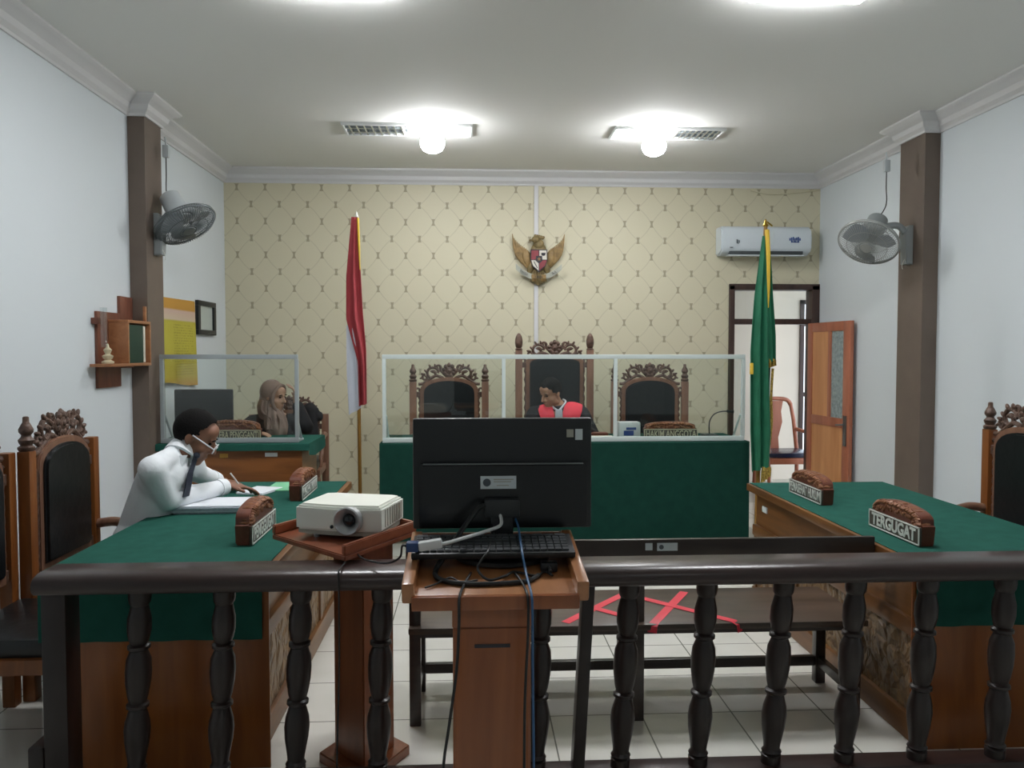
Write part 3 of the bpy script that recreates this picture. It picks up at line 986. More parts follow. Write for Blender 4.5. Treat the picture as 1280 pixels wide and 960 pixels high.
# ---------- flags
def pleat_flag(mb, top, zb_fn, xL, xR, z_top, y, nf=5, depth=0.035, seed=0, u0=0.0, u1=1.0, thick=0.004):
    """hanging cloth gathered at the top of a pole; xL(z), xR(z) are its edges, zb_fn(u) its hem"""
    rnd = random.Random(seed)
    ph = rnd.uniform(0, 6)
    def fn(u, v):
        uu = u0 + (u1 - u0) * u
        zb = zb_fn(uu)
        z = z_top + (zb - z_top) * v
        a, b = xL(z), xR(z)
        x = a + (b - a) * uu + 0.006 * math.sin(nf * uu * 2 * PI + z * 2)
        k = min(1.0, v * 3 + .15)
        yy = y - depth * k * (math.sin(nf * uu * 2 * PI + ph + z * 1.3) + .4 * math.sin(nf * 2.3 * uu * PI + ph * 2)) * .6
        return V((x, yy, z))
    mb.grid(fn, 60, 50, thick)

def interp(tab):
    def f(z):
        for (za, xa), (zb, xb) in zip(tab[:-1], tab[1:]):
            if z >= zb:
                t = (za - z) / (za - zb) if za != zb else 0
                return xa + (xb - xa) * max(0, t)
        return tab[-1][1]
    return f

FX, FY = -0.917, 6.6
fl = thing('flag_on_pole', 'red and white flag hanging on a wooden pole left of the bench', 'flag', (FX, FY, ZD), 0, 'flags on poles')
fo = (FX, FY, ZD)
MB(fo).cyl((FX, FY, ZD + .03), (FX - .012, FY, 2.66), 0.016, 0.014, 12).build('flag_pole', M['pole'], fl)
MB(fo).lathe([(.17, 0), (.17, .02), (.12, .035), (.03, .05), (.024, .12), (.018, .13)], (FX, FY, ZD), 24).build('pole_base', M['brass'], fl)
MB(fo).lathe([(.012, 0), (.02, .01), (.012, .025), (.016, .035), (.008, .06), (.001, .085)], (FX - .012, FY, 2.65), 12).build('pole_tip', M['letter'], fl)
mb = MB(fo)
pleat_flag(mb, None, lambda u: 1.135 + .02 * u, interp([(2.68, FX - .045), (2.2, FX - .09), (1.85, FX - .095), (1.5, FX - .005), (1.1, FX + .0)]),
           interp([(2.68, FX + .0), (2.3, FX + .015), (1.9, FX + .035), (1.6, FX + .062), (1.1, FX + .068)]), 2.68, FY - .035, 1.5, .03, 1)
mb.build('red_half', M['red'], fl)
mb = MB(fo)
pleat_flag(mb, None, lambda u: 1.06 + .06 * u, interp([(1.82, FX - .098), (1.4, FX - .10), (1.0, FX - .085)]), interp([(1.82, FX - .03), (1.5, FX + .01), (1.0, FX + .02)]), 1.80, FY - .012, 1.5, .015, 2)
mb.build('white_half', M['white_cl'], fl)
mb = MB(fo)
mb.tube([(FX + .006, FY - .055, 2.67), (FX + .014, FY - .06, 2.45), (FX + .02, FY - .058, 2.25)], [.009, .009, .004], 8)
mb.build('cord', M['yellow'], fl)

GX, GY = 2.185, 5.72
gf = thing('flag_on_pole', 'tall green flag with gold fringe hanging beside the doorway', 'flag', (GX, GY, 0), 0, 'flags on poles')
go = (GX, GY, 0)
MB(go).cyl((GX - .075, GY, 0.03), (GX - .03, GY, 2.50), 0.017, 0.014, 12).build('flag_pole', M['pole'], gf)
MB(go).lathe([(.15, 0), (.15, .02), (.10, .035), (.03, .05), (.024, .12), (.018, .13)], (GX - .075, GY, 0), 24).build('pole_base', M['brass'], gf)
MB(go).lathe([(.012, 0), (.022, .015), (.012, .03), (.004, .06)], (GX - .03, GY, 2.49), 12).tube([(GX - .02, GY, 2.53), (GX + .02, GY, 2.50)], .006, 6).build('pole_tip', M['brass'], gf)
mb = MB(go)
pleat_flag(mb, None, lambda u: 0.70 + 0.04 * u, interp([(2.42, GX - .065), (2.0, GX - .115), (1.6, GX - .145), (1.0, GX - .15), (.6, GX - .13)]),
           interp([(2.42, GX - .03), (2.0, GX - .035), (1.6, GX - .02), (1.0, GX + .0), (.6, GX - .02)]), 2.42, GY - .05, 2.0, .035, 3)
pleat_flag(mb, None, lambda u: 1.50 + 0.02 * u, interp([(2.42, GX - .035), (2.0, GX - .04), (1.4, GX - .02)]), interp([(2.42, GX - .015), (2.0, GX + .015), (1.7, GX + .045), (1.3, GX + .06)]), 2.42, GY - .015, 1.5, .025, 4)
pleat_flag(mb, None, lambda u: 0.78 + 0.5 * u, interp([(1.6, GX - .02), (1.0, GX - .02), (.6, GX - .02)]), interp([(1.6, GX + .035), (1.2, GX + .025), (.7, GX + .01)]), 1.55, GY + .02, 1.2, .015, 5)
mb.build('flag_cloth', M['gflag'], gf)
mb = MB(go)
pleat_flag(mb, None, lambda u: 1.46 + .02 * u, interp([(1.6, GX - .02), (1.3, GX - .02)]), interp([(1.6, GX + .048), (1.3, GX + .060)]), 1.53, GY - .022, 3, .03, 6)
mb.tube(smooth_path([(GX + .03, GY - .02, 1.46), (GX + .02, GY - .02, 1.25), (GX + .026, GY - .02, 1.05), (GX + .0, GY - .02, .82)]), .010, 8)
pleat_flag(mb, None, lambda u: 0.62 + .05 * u, interp([(.8, GX - .05), (.5, GX - .07)]), interp([(.8, GX + .005), (.5, GX - .01)]), .74, GY - .06, 3, .025, 7)
mb.build('fringe', M['fringe'], gf)
mb = MB(go)
mb.tube([(GX - .045, GY - .07, 2.46), (GX - .042, GY - .09, 2.3), (GX - .036, GY - .09, 2.05), (GX - .032, GY - .08, 1.9)], [.017, .016, .011, .003], 8)
mb.tube([(GX - .150, GY - .08, 1.50), (GX - .152, GY - .085, 1.42)], [.013, .014], 8)
mb.build('yellow_ribbon', M['yellow'], gf)

# ---------- air conditioner
ac = thing('air_conditioner', 'white wall air conditioner with blue sticker above the doorway', 'air conditioner', (2.955, YB, 2.54))
ao = (2.955, YB, 2.54)
prof = [(0, 2.555), (-.10, 2.55), (-.17, 2.575), (-.20, 2.62), (-.205, 2.72), (-.19, 2.80), (-.15, 2.835), (0, 2.84)]
def side_prism(mb, prof, x0, x1, bev=0):     # profile in YZ extruded along X
    mt = Matrix.Rotation(PI / 2, 4, 'Z')
    # local prism: outline (a,b)->(x,z), extruded y ; rotate so that x->y , y->-x
    mb.prism([(a, b) for a, b in prof], -x1, -x0, bev, mat=mt)
mb = MB(ao)
side_prism(mb, [(YB + a, b) for a, b in prof], 2.495, 3.415, 0.015)
mb.build('housing', M['acw'], ac)
MB(ao).box((2.58, YB - .185, 2.556), (3.33, YB - .05, 2.588), 0.004, rot=None).build('outlet_slot', M['acd'], ac)
MB(ao).box((2.57, YB - .19, 2.540), (3.34, YB - .10, 2.552), 0.004).build('flap', M['acw'], ac)
lb = MB(ao)
for k in range(7):
    lb.box((3.18 + .017 * k, YB - .2085, 2.69 - .02 * (k % 2)), (3.192 + .017 * k, YB - .2045, 2.715 + .006 * (k % 3)))
lb.box((3.20, YB - .2085, 2.672), (3.28, YB - .2045, 2.682))
lb.build('blue_sticker', M['blueink'], ac)
lb = MB(ao)
lb.box((2.645, YB - .2085, 2.66), (2.652, YB - .2045, 2.70)).box((2.658, YB - .2085, 2.655), (2.664, YB - .2045, 2.695)).box((2.67, YB - .2085, 2.665), (2.676, YB - .2045, 2.69)).box((2.58, YB - .2080, 2.617), (2.61, YB - .199, 2.624))
lb.build('badge', M['ink'], ac)
MB(ao).box((2.90, YB - .2075, 2.65), (3.02, YB - .2045, 2.78)).build('energy_label', M['sticker'], ac)
mb = MB((3.5, YB, 3.2))
mb.tube(smooth_path([(2.85, YB - .014, 3.22), (3.05, YB - .012, 3.185), (3.3, YB - .012, 3.20), (3.57, YB - .014, 3.235)]), .007, 6)
tag(mb.build('wall_cable', M['goldl']), 'thin pale cable sagging along the wall above the air conditioner', 'cable')

# ================================================================== CEILING LIGHTS
def troffer(label, x0, x1, y0, y1, lit, half=None):
    c = ((x0 + x1) / 2, (y0 + y1) / 2, ZC)
    t = thing('ceiling_light', label, 'ceiling light', c, 0, 'recessed ceiling lights')
    f = MB(c)
    w = 0.018
    for lo, hi in (((x0, y0, ZC - .022), (x1, y0 + w, ZC)), ((x0, y1 - w, ZC - .022), (x1, y1, ZC)), ((x0, y0 + w, ZC - .022), (x0 + w, y1 - w, ZC)), ((x1 - w, y0 + w, ZC - .022), (x1, y1 - w, ZC))):
        f.box(lo, hi, .002)
    f.build('frame', M['white_pl'], t)
    if lit:
        MB(c).box((x0 + w, y0 + w, ZC - .050), (x1 - w, y1 - w, ZC - .004), .01).build('diffuser', M['panel'] if y0 > 0 else M['panel_fill'], t)  # the pair behind the viewer is added fill with its own dimmer glow
    else:
        if half:               # one end of the fitting is lit, the other shows its mirror louver
            MB(c).box((half[0], y0 + w, ZC - .014), (half[1], y1 - w, ZC - .002)).build('diffuser', M['panel_rear'], t)
            x0, x1 = (x0, half[0] + w) if half[0] > (x0 + x1) / 2 - .2 else (half[1] - w, x1)
        g = MB(c)
        g.box((x0 + w, y0 + w, ZC - .003), (x1 - w, y1 - w, ZC - .001))
        n = 9
        for k in range(1, n):
            x = x0 + (x1 - x0) * k / n
            g.prism([(x - .006, ZC - .020), (x + .006, ZC - .020), (x + .014, ZC - .004), (x - .014, ZC - .004)], y0 + w, y1 - w)
        for k in (1, 2):
            yy = y0 + (y1 - y0) * k / 3
            g.box((x0 + w, yy - .006, ZC - .020), (x1 - w, yy + .006, ZC - .004))
        g.build('louver', M['louver'], t)
    return t
troffer('mirror-louvered ceiling light above the left glaring bulb', -1.01, 0.02, 6.34, 6.66, False, (-0.50, 0.002))
troffer('mirror-louvered ceiling light above the right glaring bulb', 1.16, 2.06, 6.34, 6.66, False, (1.178, 1.66))
troffer('lit ceiling panel at the top edge, above the left table', -0.98, -0.36, 3.74, 4.06, True)
troffer('lit ceiling panel at the top edge, above the right table', 1.36, 1.98, 3.67, 3.99, True)
troffer('added fill panel on the ceiling, behind the viewer, left one', -0.98, -0.36, -1.15, -0.83, True)  # this pair is added out of view to light surfaces facing the camera
troffer('added fill panel on the ceiling, behind the viewer, right one', 1.36, 1.98, -1.15, -0.83, True)
def bulb(label, x, y):
    t = thing('light_bulb', label, 'light bulb', (x, y, ZC), 0, 'bare ceiling bulbs')
    MB().lathe([(.055, -.03), (.055, 0), (.03, 0), (.03, -.001)][::-1] + [], (0, 0, 0), 20).cyl((0, 0, -.06), (0, 0, -.02), .024, .030, 16).build('socket', M['white_pl'], t)
    MB().lathe([(.022, -.055), (.055, -.072), (.090, -.10), (.098, -.13), (.094, -.165), (.075, -.195), (.04, -.213), (.002, -.218)], (0, 0, 0), 24).build('bulb_glass', M['bulb'], t)
    return t
bulb('glaring bare bulb under the ceiling, left of the pair', -0.298, 6.40)
bulb('glaring bare bulb under the ceiling, right of the pair', 1.485, 6.40)

# ================================================================== WALL FANS
def fan(label, side, base, centre, axis, motor_mat, wire_mat, plug):
    t = thing('wall_fan', label, 'wall fan', base, 0, 'wall fans on the brown columns')
    base, centre, axis = V(base), V(centre), V(axis).normalized()
    s = side          # +1: bracket on the left column (room is +X)
    mb = MB(base)
    mb.prism([(base.x, base.z - .155), (base.x + s * .055, base.z - .15), (base.x + s * .065, base.z + .09), (base.x + s * .03, base.z + .15), (base.x, base.z + .15)], base.y - .045, base.y + .045, .006)
    mb.build('bracket', M['fan'], t)
    back = centre - axis * 0.22
    mb = MB(base)
    mb.tube(smooth_path([base + V((s * .04, 0, .09)), base + V((s * .10, 0, .15)), (base + V((s * .10, 0, .15)) + (centre - axis * .12)) / 2 + V((0, 0, .02)), centre - axis * .12], 6), .026, 10)
    mb.build('arm', M['fan'], t)
    R = frame_rot(axis, V((0, .3, 1)))           # columns: right, forward, up
    R = R @ Matrix.Rotation(-PI / 2, 4, 'X')     # local +Z -> forward
    mb = MB(base)
    mb.M = Matrix.Translation(centre) @ R
    mb.lathe([(.004, -.275), (.06, -.272), (.076, -.258), (.080, -.18), (.084, -.07), (.07, -.045), (.01, -.045)], n=24)
    mb.build('motor', motor_mat, t)
    RG, DG = 0.225, 0.055
    mb = MB(base)
    mb.M = Matrix.Translation(centre) @ R
    def ring(r, z, rr=.0028):
        mb.tube([(r * math.cos(a), r * math.sin(a), z) for a in [2 * PI * k / 40 for k in range(41)]], rr, 5, cap=False)
    ring(RG, 0, .007); ring(RG, -.018, .004); ring(.06, -DG); ring(.06, DG); ring(.15, DG * .82); ring(.15, -DG * .82)
    for k in range(72):
        a = 2 * PI * k / 72
        ca, sa = math.cos(a), math.sin(a)
        for sg in (-1, 1):
            mb.tube([(.05 * ca, .05 * sa, sg * DG), (.15 * ca, .15 * sa, sg * DG * .85), (.205 * ca, .205 * sa, sg * DG * .5), (RG * ca, RG * sa, 0)], .0022, 4, cap=False)
    mb.lathe([(.001, DG + .008), (.045, DG + .006), (.048, DG - .002), (.001, DG - .004)], n=20)
    mb.build('guard', wire_mat, t)
    for k in range(3):
        mb = MB(base)
        mb.M = Matrix.Translation(centre) @ R @ Matrix.Rotation(2 * PI * k / 3 + .4, 4, 'Z')
        def bl(u, v):
            r = .03 + .165 * u
            w = (.35 + .75 * math.sin(PI * (u * .75 + .15)))
            a = (v - .5) * w * 1.25
            return V((r * math.cos(a + u * .3), r * math.sin(a + u * .3), .028 * (v - .5) * 2 * (1 - .2 * u)))
        mb.grid(bl, 8, 8, .002)
        mb.build('blade', M['fan_bl'], t)
    # supply cord hanging from a plug under the cornice down to the motor
    px, py, pz = plug
    mb = MB(base)
    mb.tube(smooth_path([plug, (px, py, pz - .2), (px, py, pz - .35), back + V((0, 0, .02))], 6), .004, 6)
    c = mb.build('power_cord', M['cable'], t)
    mb = MB(base)
    mb.box((px - .022, py - .018, pz - .09), (px + .022, py + .018, pz), .006)
    mb.tube([(px, py, pz), (px - .005, py, pz + .06)], .006, 6)
    mb.build('socket', M['fan_w'], c)
    mb = MB(base)
    mb.tube(smooth_path([base + V((s * .05, -.02, -.10)), base + V((s * .075, -.02, -.16)), base + V((s * .07, -.02, -.19))], 5), .002, 5)
    mb.build('pull_cord', M['letter'], t)
    return t
fan('wall fan on the left brown column, tilted down to the right', 1, (LX, 5.97, 2.44), (-2.085, 5.97, 2.512), (0.50, -0.22, -0.82), M['fan_w'], M['wire'], (-2.235, 6.02, 3.10))
fan('wall fan on the right brown column, tilted down to the left', -1, (RX, 6.10, 2.42), (3.10, 6.06, 2.43), (-0.50, -0.42, -0.76), M['fan'], M['wire_l'], (3.235, 6.06, 3.07))

# ================================================================== LEFT WALL
WLX = XL
# banner (yellow cloth poster), framed paper
bn = MB((WLX, 6.7, 1.65))
def bnf(u, v):
    y = 6.22 + .86 * u
    z = 2.01 - (0.70 - 0.03 * math.cos(u * PI)) * v + 0.012 * u
    return V((WLX + .012 + .010 * v * (1 + math.sin(u * 7)) + .05 * max(0, v - .85) * (1 - u), y, z))
bn.grid(bnf, 24, 24, .003)
tag(bn.build('wall_banner', M['banner']), 'yellow printed banner hanging on the left wall beyond the brown column', 'banner')
pf = thing('picture_frame', 'small dark picture frame on the left wall beside the yellow banner', 'picture frame', (WLX, 7.37, 1.88))
po = (WLX, 7.37, 1.88)
mb = MB(po)
y0, y1, z0, z1, w = 7.13, 7.62, 1.735, 2.04, .045
for lo, hi in (((WLX, y0, z0), (WLX + .03, y1, z0 + w)), ((WLX, y0, z1 - w), (WLX + .03, y1, z1)), ((WLX, y0, z0 + w), (WLX + .03, y0 + w * 1.4, z1 - w)), ((WLX, y1 - w * 1.4, z0 + w), (WLX + .03, y1, z1 - w))):
    mb.box(lo, hi, .004)
mb.build('frame', M['black'], pf)
MB(po).box((WLX + .004, y0 + .05, z0 + .04), (WLX + .012, y1 - .05, z1 - .04)).build('document', M['doc'], pf)
# wall shelf
ws = thing('wall_shelf', 'small stepped wooden wall shelf in front of the left column', 'shelf', (WLX, 5.45, 1.35))
wo = (WLX, 5.45, 1.35)
MB(wo).box((WLX, 5.25, 1.345), (WLX + .02, 5.585, 1.845), .003).build('back_panel', M['shelf'], ws)
MB(wo).box((WLX, 5.585, 1.47), (WLX + .02, 5.79, 1.965), .003).build('back_panel', M['shelf'], ws)
MB(wo).box((WLX + .02, 5.13, 1.485), (WLX + .15, 5.775, 1.505), .003).build('shelf_board', M['shelf_l'], ws)
MB(wo).box((WLX + .02, 5.40, 1.775), (WLX + .15, 5.775, 1.795), .003).build('shelf_board', M['shelf_l'], ws)
for lo_, hi_ in (((WLX + .02, 5.40, 1.505), (WLX + .15, 5.418, 1.775)), ((WLX + .02, 5.755, 1.505), (WLX + .15, 5.775, 1.775)), ((WLX + .125, 5.70, 1.795), (WLX + .145, 5.72, 1.90))):
    MB(wo).box(lo_, hi_, .003).build('upright', M['shelf_l'], ws)
MB(wo).box((WLX, 5.20, 1.76), (WLX + .05, 5.25, 1.80), .004).build('bracket', M['shelf'], ws)
bk = thing('book', 'dark green book standing in the little wall shelf', 'book', (WLX + .08, 5.58, 1.5055))
MB().box((-.055, -.13, 0), (.055, .095, .26), .003).build('cover', M['gbook'], bk)
MB().box((-.045, .096, .004), (.058, .125, .255), .002).build('pages', M['page'], bk)
lp = thing('ceramic_figurine', 'cream ceramic figurine with a clear tube on the wall shelf', 'figurine', (WLX + .085, 5.24, 1.5055))
MB().lathe([(.035, 0), (.038, .012), (.018, .024), (.03, .036), (.034, .05), (.014, .062), (.02, .074), (.026, .088), (.010, .105), (.006, .125), (.001, .13)], n=18).build('figure', M['cream'], lp)
MB().lathe([(.022, .105), (.022, .36), (.020, .36), (.020, .108)], (-.012, -.02, 0), 16, loop=True).build('clear_tube', M['pane'], lp)

# ================================================================== CLERK'S DESK
cd = thing('clerk_desk', 'wooden clerk\'s desk on the dais under a green top cloth', 'desk', (-1.78, 6.2, ZD))
co = (-1.78, 6.2, ZD)
MB(co).box((-2.36, 5.90, 0.862), (-1.22, 6.50, 0.90), .004).build('tabletop', M['tablex'], cd)
mb = MB(co).box((-2.33, 5.93, 0.45), (-1.25, 5.955, 0.862)).build('front_panel', M['tablex'], cd)
MB(co).box((-2.33, 5.922, 0.17), (-1.25, 5.952, 0.43), .004).build('lower_panel', M['tablex'], cd)
for x in (-2.33, -1.275):
    MB(co).box((x, 5.955, ZD), (x + .025, 6.48, 0.862)).build('side_panel', M['table'], cd)
MB(co).box((-1.85, 5.926, .80), (-1.79, 5.930, .83)).build('yellow_label', M['yellow_st'], cd)
MB(co).box((-1.52, 5.926, .805), (-1.43, 5.930, .835)).build('white_label', M['sticker'], cd)
cb = MB((-1.78, 6.0, 0.9))
cb.grid(drape_y(-2.37, -1.19, 6.51, 5.888, 0.907, 0.855, 0.004, 5), 40, 40, .003)
cb.grid(lambda u, v: V((-1.19 + .006 * math.sin(u * 8) * v, 5.888 + .622 * u, 0.907 - (.085 + .03 * math.sin(u * 3)) * v)), 16, 8, .003)
tag(cb.build('green_cloth', M['cloth']), 'green cloth covering just the top of the clerk\'s desk', 'tablecloth', 'green table cloths')
glass_screen('grey framed glass screen standing on the clerk\'s desk', -2.275, -1.275, 5.94, 0.9095, 1.562, [], M['alu_g'], [-2.25, -1.29])
cm = thing('monitor', 'black monitor standing on the clerk\'s desk behind the man\'s head', 'monitor', (-2.10, 6.36, 0.909))
MB().box((-.225, -.022, .05), (.225, .022, .378), .012).build('screen_housing', M['black'], cm)
MB().box((-.03, .02, .0), (.03, .05, .2), .006).build('neck', M['black'], cm)
MB().box((-.11, -.04, .0), (.11, .11, .012), .004).build('stand_base', M['black'], cm)
MB((-1.42, 6.07, .909)).box((-1.55, 5.985, .909), (-1.30, 6.15, .922), .002).build('paper_sheaf', M['white_paper'])
tag(bpy.data.objects['paper_sheaf.001'], 'white papers on the clerk\'s desk in front of the woman', 'papers')

# ================================================================== SIDE TABLES
def side_table(label, x0, x1, y0, y1, side):
    c = ((x0 + x1) / 2, (y0 + y1) / 2, 0)
    t = thing('court_table', label, 'table', c)
    xa = x1 if side > 0 else x0            # aisle face
    inn = -side
    xl = xa + side * (.055 if side > 0 else .040)          # the moulding overhangs the panels
    def bx(lo, hi, name, mat, bev=.004):
        lo, hi = list(lo), list(hi)
        l2 = [min(a, b) for a, b in zip(lo, hi)]
        h2 = [max(a, b) for a, b in zip(lo, hi)]
        return MB(c).box(l2, h2, bev).build(name, mat, t)
    bx((x0 + .005, y0 + .005, .715), (x1 - .005, y1 - .005, .7555), 'tabletop', M['table'])
    bx((xl, y0, .712), (xa + inn * .0, y1, .756), 'edge_moulding', M['table'], .006)
    bx((xa + inn * .025, y0 + .01, .50), (xa + inn * .045, y1 - .01, .715), 'upper_panel', M['table'], 0)
    bx((xa + inn * .0, y0 + .003, .43), (xa + inn * .05, y1 - .003, .50), 'middle_rail', M['table'], .008)
    bx((xa + inn * .0, y0 + .003, .0), (xa + inn * .05, y1 - .003, .107), 'plinth', M['table'], .008)
    n = 3
    for k in range(n):
        ya = y0 + .01 + (y1 - y0 - .02) * k / n
        yb = y0 + .01 + (y1 - y0 - .02) * (k + 1) / n
        bx((xa + inn * .022, ya + .03, .107), (xa + inn * .045, yb - .03, .43), 'carved_panel', M['carved'], 0)
    for k in range(n + 1):
        ya = y0 + .01 + (y1 - y0 - .02) * k / n
        lo_, hi_ = max(y0 + .004, ya - .035), min(y1 - .004, ya + .035)
        bx((xa + inn * .010, lo_, .107), (xa + inn * .046, hi_, .43), 'stile', M['table'], .004)
    bx((x0 + .03 if side > 0 else xl + .005, y0 - .002, 0), (xl - .005 if side > 0 else x1 - .03, y0 + .003, .715), 'end_panel', M['orange'], 0)
    bx((x0 + .05, y1 - .026, 0), (x1 - .05, y1 - .004, .715), 'end_panel', M['orange'], 0)
    return t
side_table('left wooden table where the man in the white shirt writes', -1.60, -0.812, 3.0, 5.07, 1)
side_table('right wooden table carrying the TERGUGAT name block', 1.772, 2.60, 3.0, 4.87, -1)
cb = MB((-1.2, 4.2, .75))
cb.grid(drape_y(-1.605, -0.785, 5.06, 2.992, .7595, .50, .004, 5), 40, 80, .003)
tag(cb.build('green_cloth', M['cloth']), 'green cloth on the left table, hanging over its near end', 'tablecloth', 'green table cloths')
cb = MB((2.2, 4.0, .75))
cb.grid(drape_y(1.752, 2.605, 4.86, 2.992, .7595, .50, .004, 5), 40, 80, .003)
tag(cb.build('green_cloth', M['cloth']), 'green cloth on the right table, hanging over its near end', 'tablecloth', 'green table cloths')
ZT = 0.7605
name_block('carved name block reading TERGUGAT on the right table', 'TERGUGAT', (1.92, 3.41, ZT), -PI / 2, L=0.42)
name_block('carved name block reading PENASEHAT HUKUM on the right table\'s far half', 'PENASEHAT HUKUM', (1.905, 4.31, ZT), -PI / 2, L=0.42)
name_block('carved name block reading PENGGUGAT on the left table near the projector', 'PENGGUGAT', (-0.962, 3.57, ZT), PI / 2, L=0.40, H=.165)
name_block('carved name block on the left table beside the green folder', 'PENASEHAT HUKUM', (-0.962, 4.575, ZT), PI / 2, L=0.41)
lab = MB((1.745, 4.7, .62)).box((1.790, 4.68, .60), (1.7975, 4.75, .635)).build('table_sticker', M['sticker'])
tag(lab, 'small white sticker on the front of the right table\'s far end', 'sticker')

# ---------- papers on the left table
def sheet_stack(name, label, cat, c, sx, sy, h, rz, mats, n=5, group=None):
    t = thing(name, label, cat, c, rz, group)
    rnd = random.Random(int(abs(c[0] * 1000)))
    z = 0.0
    for k in range(n):
        dz = h / n
        mb = MB()
        ox, oy = rnd.uniform(-.008, .008), rnd.uniform(-.008, .008)
        mb.box((-sx / 2 + ox, -sy / 2 + oy, z), (sx / 2 + ox, sy / 2 + oy, z + dz * .92), .001)
        mb.build('sheet_bundle', mats[min(k, len(mats) - 1)] if k < n - 1 else mats[-1], t)
        z += dz
    return t
sheet_stack('paper_stack', 'thick stack of white papers before the man in the white shirt', 'papers', (-1.335, 4.18, ZT), 0.35, 0.25, .040, 0.03, [M['grey_paper'], M['white_paper'], M['grey_paper'], M['grey_paper'], M['white_paper']])
sheet_stack('paper_sheet', 'loose white papers under the man\'s writing hand', 'papers', (-1.24, 4.70, ZT), 0.17, 0.22, .012, -0.3, [M['white_paper'], M['white_paper']], 2)
gfld = MB((-1.12, 4.83, ZT)).box((-1.215, 4.70, ZT), (-1.015, 4.99, ZT + .008), .002).build('folder', M['green_paper'])
tag(gfld, 'light green folder lying flat on the left table', 'folder')

# ---------- carved chairs by the side tables
ornate_chair('carved chair at the left edge, nearer of the two left-wall chairs', (-1.80, 3.315, 0), PI / 2, tall=-0.03, post_mat=M['chair_or'], finials=(True, False), sx=.87, arms=(), group='carved chairs by the side tables')
ornate_chair('carved chair behind the left table in which the man in white sits', (-1.745, 3.96, 0), PI / 2, tall=-0.03, post_mat=M['chair_or'], finials=(True, False), sx=.94, arms=(1,), group='carved chairs by the side tables')
ornate_chair('carved chair behind the right table at the right edge of view', (2.755, 4.10, 0), -PI / 2, tall=-.03, post_mat=M['chair_or'], group='carved chairs by the side tables')

# ---------- plain wooden armchair beyond the doorway
pc = thing('wooden_armchair', 'plain wooden armchair with dark blue seat beyond the doorway', 'chair', (3.48, 8.62, 0.003))
for sx in (-.25, .25):
    MB().tube([(sx * 1.0, .22, 0), (sx * .95, .20, .45), (sx * .85, .24, .80), (sx * .75, .27, .98)], [.020, .024, .022, .020], 10).build('back_post', M['leaf_frame'], pc)
    MB().tube(smooth_path([(sx, -.24, 0), (sx * 1.02, -.25, .2), (sx * 1.05, -.24, .42), (sx * 1.02, -.22, .64)], 5), [.018] * 6 + [.024] * 10, 10).build('front_leg', M['leaf_frame'], pc)
    MB().tube(smooth_path([(sx * .92, .22, .70), (sx * 1.1, .02, .68), (sx * 1.14, -.18, .66), (sx * 1.05, -.27, .63)], 6), .021, 10).build('armrest', M['leaf_frame'], pc)
MB().tube(smooth_path([(-.19, .27, .97), (-.14, .275, 1.03), (0, .28, 1.045), (.14, .275, 1.03), (.19, .27, .97)], 6), .024, 10).build('top_rail', M['leaf_frame'], pc)
MB().prism([(-.05, .47), (.05, .47), (.04, .60), (.085, .78), (.07, .90), (.09, 1.02), (-.09, 1.02), (-.07, .90), (-.085, .78), (-.04, .60)], .245, .262, .004).build('back_splat', M['leaf_frame'], pc)
MB().box((-.27, -.26, .36), (.27, .22, .43), .01).build('seat_frame', M['leaf_frame'], pc)
MB().box((-.26, -.265, .43), (.26, .20, .485), .022).build('seat', M['bluelea'], pc)

# ================================================================== WITNESS BENCH
wbch = thing('wooden_bench', 'long dark wooden bench with red tape crosses behind the balustrade', 'bench', (0.7, 3.5, 0))
o = (0.7, 3.5, 0)
MB(o).box((-0.26, 3.26, .405), (1.70, 3.76, .432), .006).build('seat', M['bench_seat'], wbch)
MB(o).box((-0.24, 3.285, .383), (1.68, 3.305, .406)).box((-0.24, 3.68, .383), (1.68, 3.70, .405)).build('seat_apron', M['bench'], wbch)
MB(o).box((-0.27, 3.275, .655), (1.729, 3.30, .79), .005).build('backrest', M['bench'], wbch)
for x in (-0.235, 0.715, 1.665):
    for y in (3.32, 3.66):
        z1 = .78 if y < 3.5 else .405
        MB(o).box((x - .024, y - .022, 0), (x + .024, y + .022, z1), .004).build('leg', M['bench'], wbch)
MB(o).box((-.211, 3.645, .083), (0.691, 3.675, .128), .003).box((.739, 3.645, .083), (1.641, 3.675, .128), .003).build('stretcher', M['bench'], wbch)
for x in (-0.235, 0.715, 1.665):
    MB(o).box((x - .014, 3.342, .083), (x + .014, 3.638, .128), .003).build('stretcher', M['bench'], wbch)
MB(o).box((.735, 3.2725, .745), (.765, 3.2752, .775)).build('white_mark', M['sticker'], wbch)
lbk = MB(o).box((.785, 3.2725, .742), (.872, 3.2752, .775)).build('inventory_sticker', M['sticker'], wbch)
MB().M
MB(o).lathe([(.010, 0), (.010, .001)], (.803, 3.272, .758), 14, rot=Matrix.Rotation(PI / 2, 4, 'X')).build('seal', M['ink'], lbk)

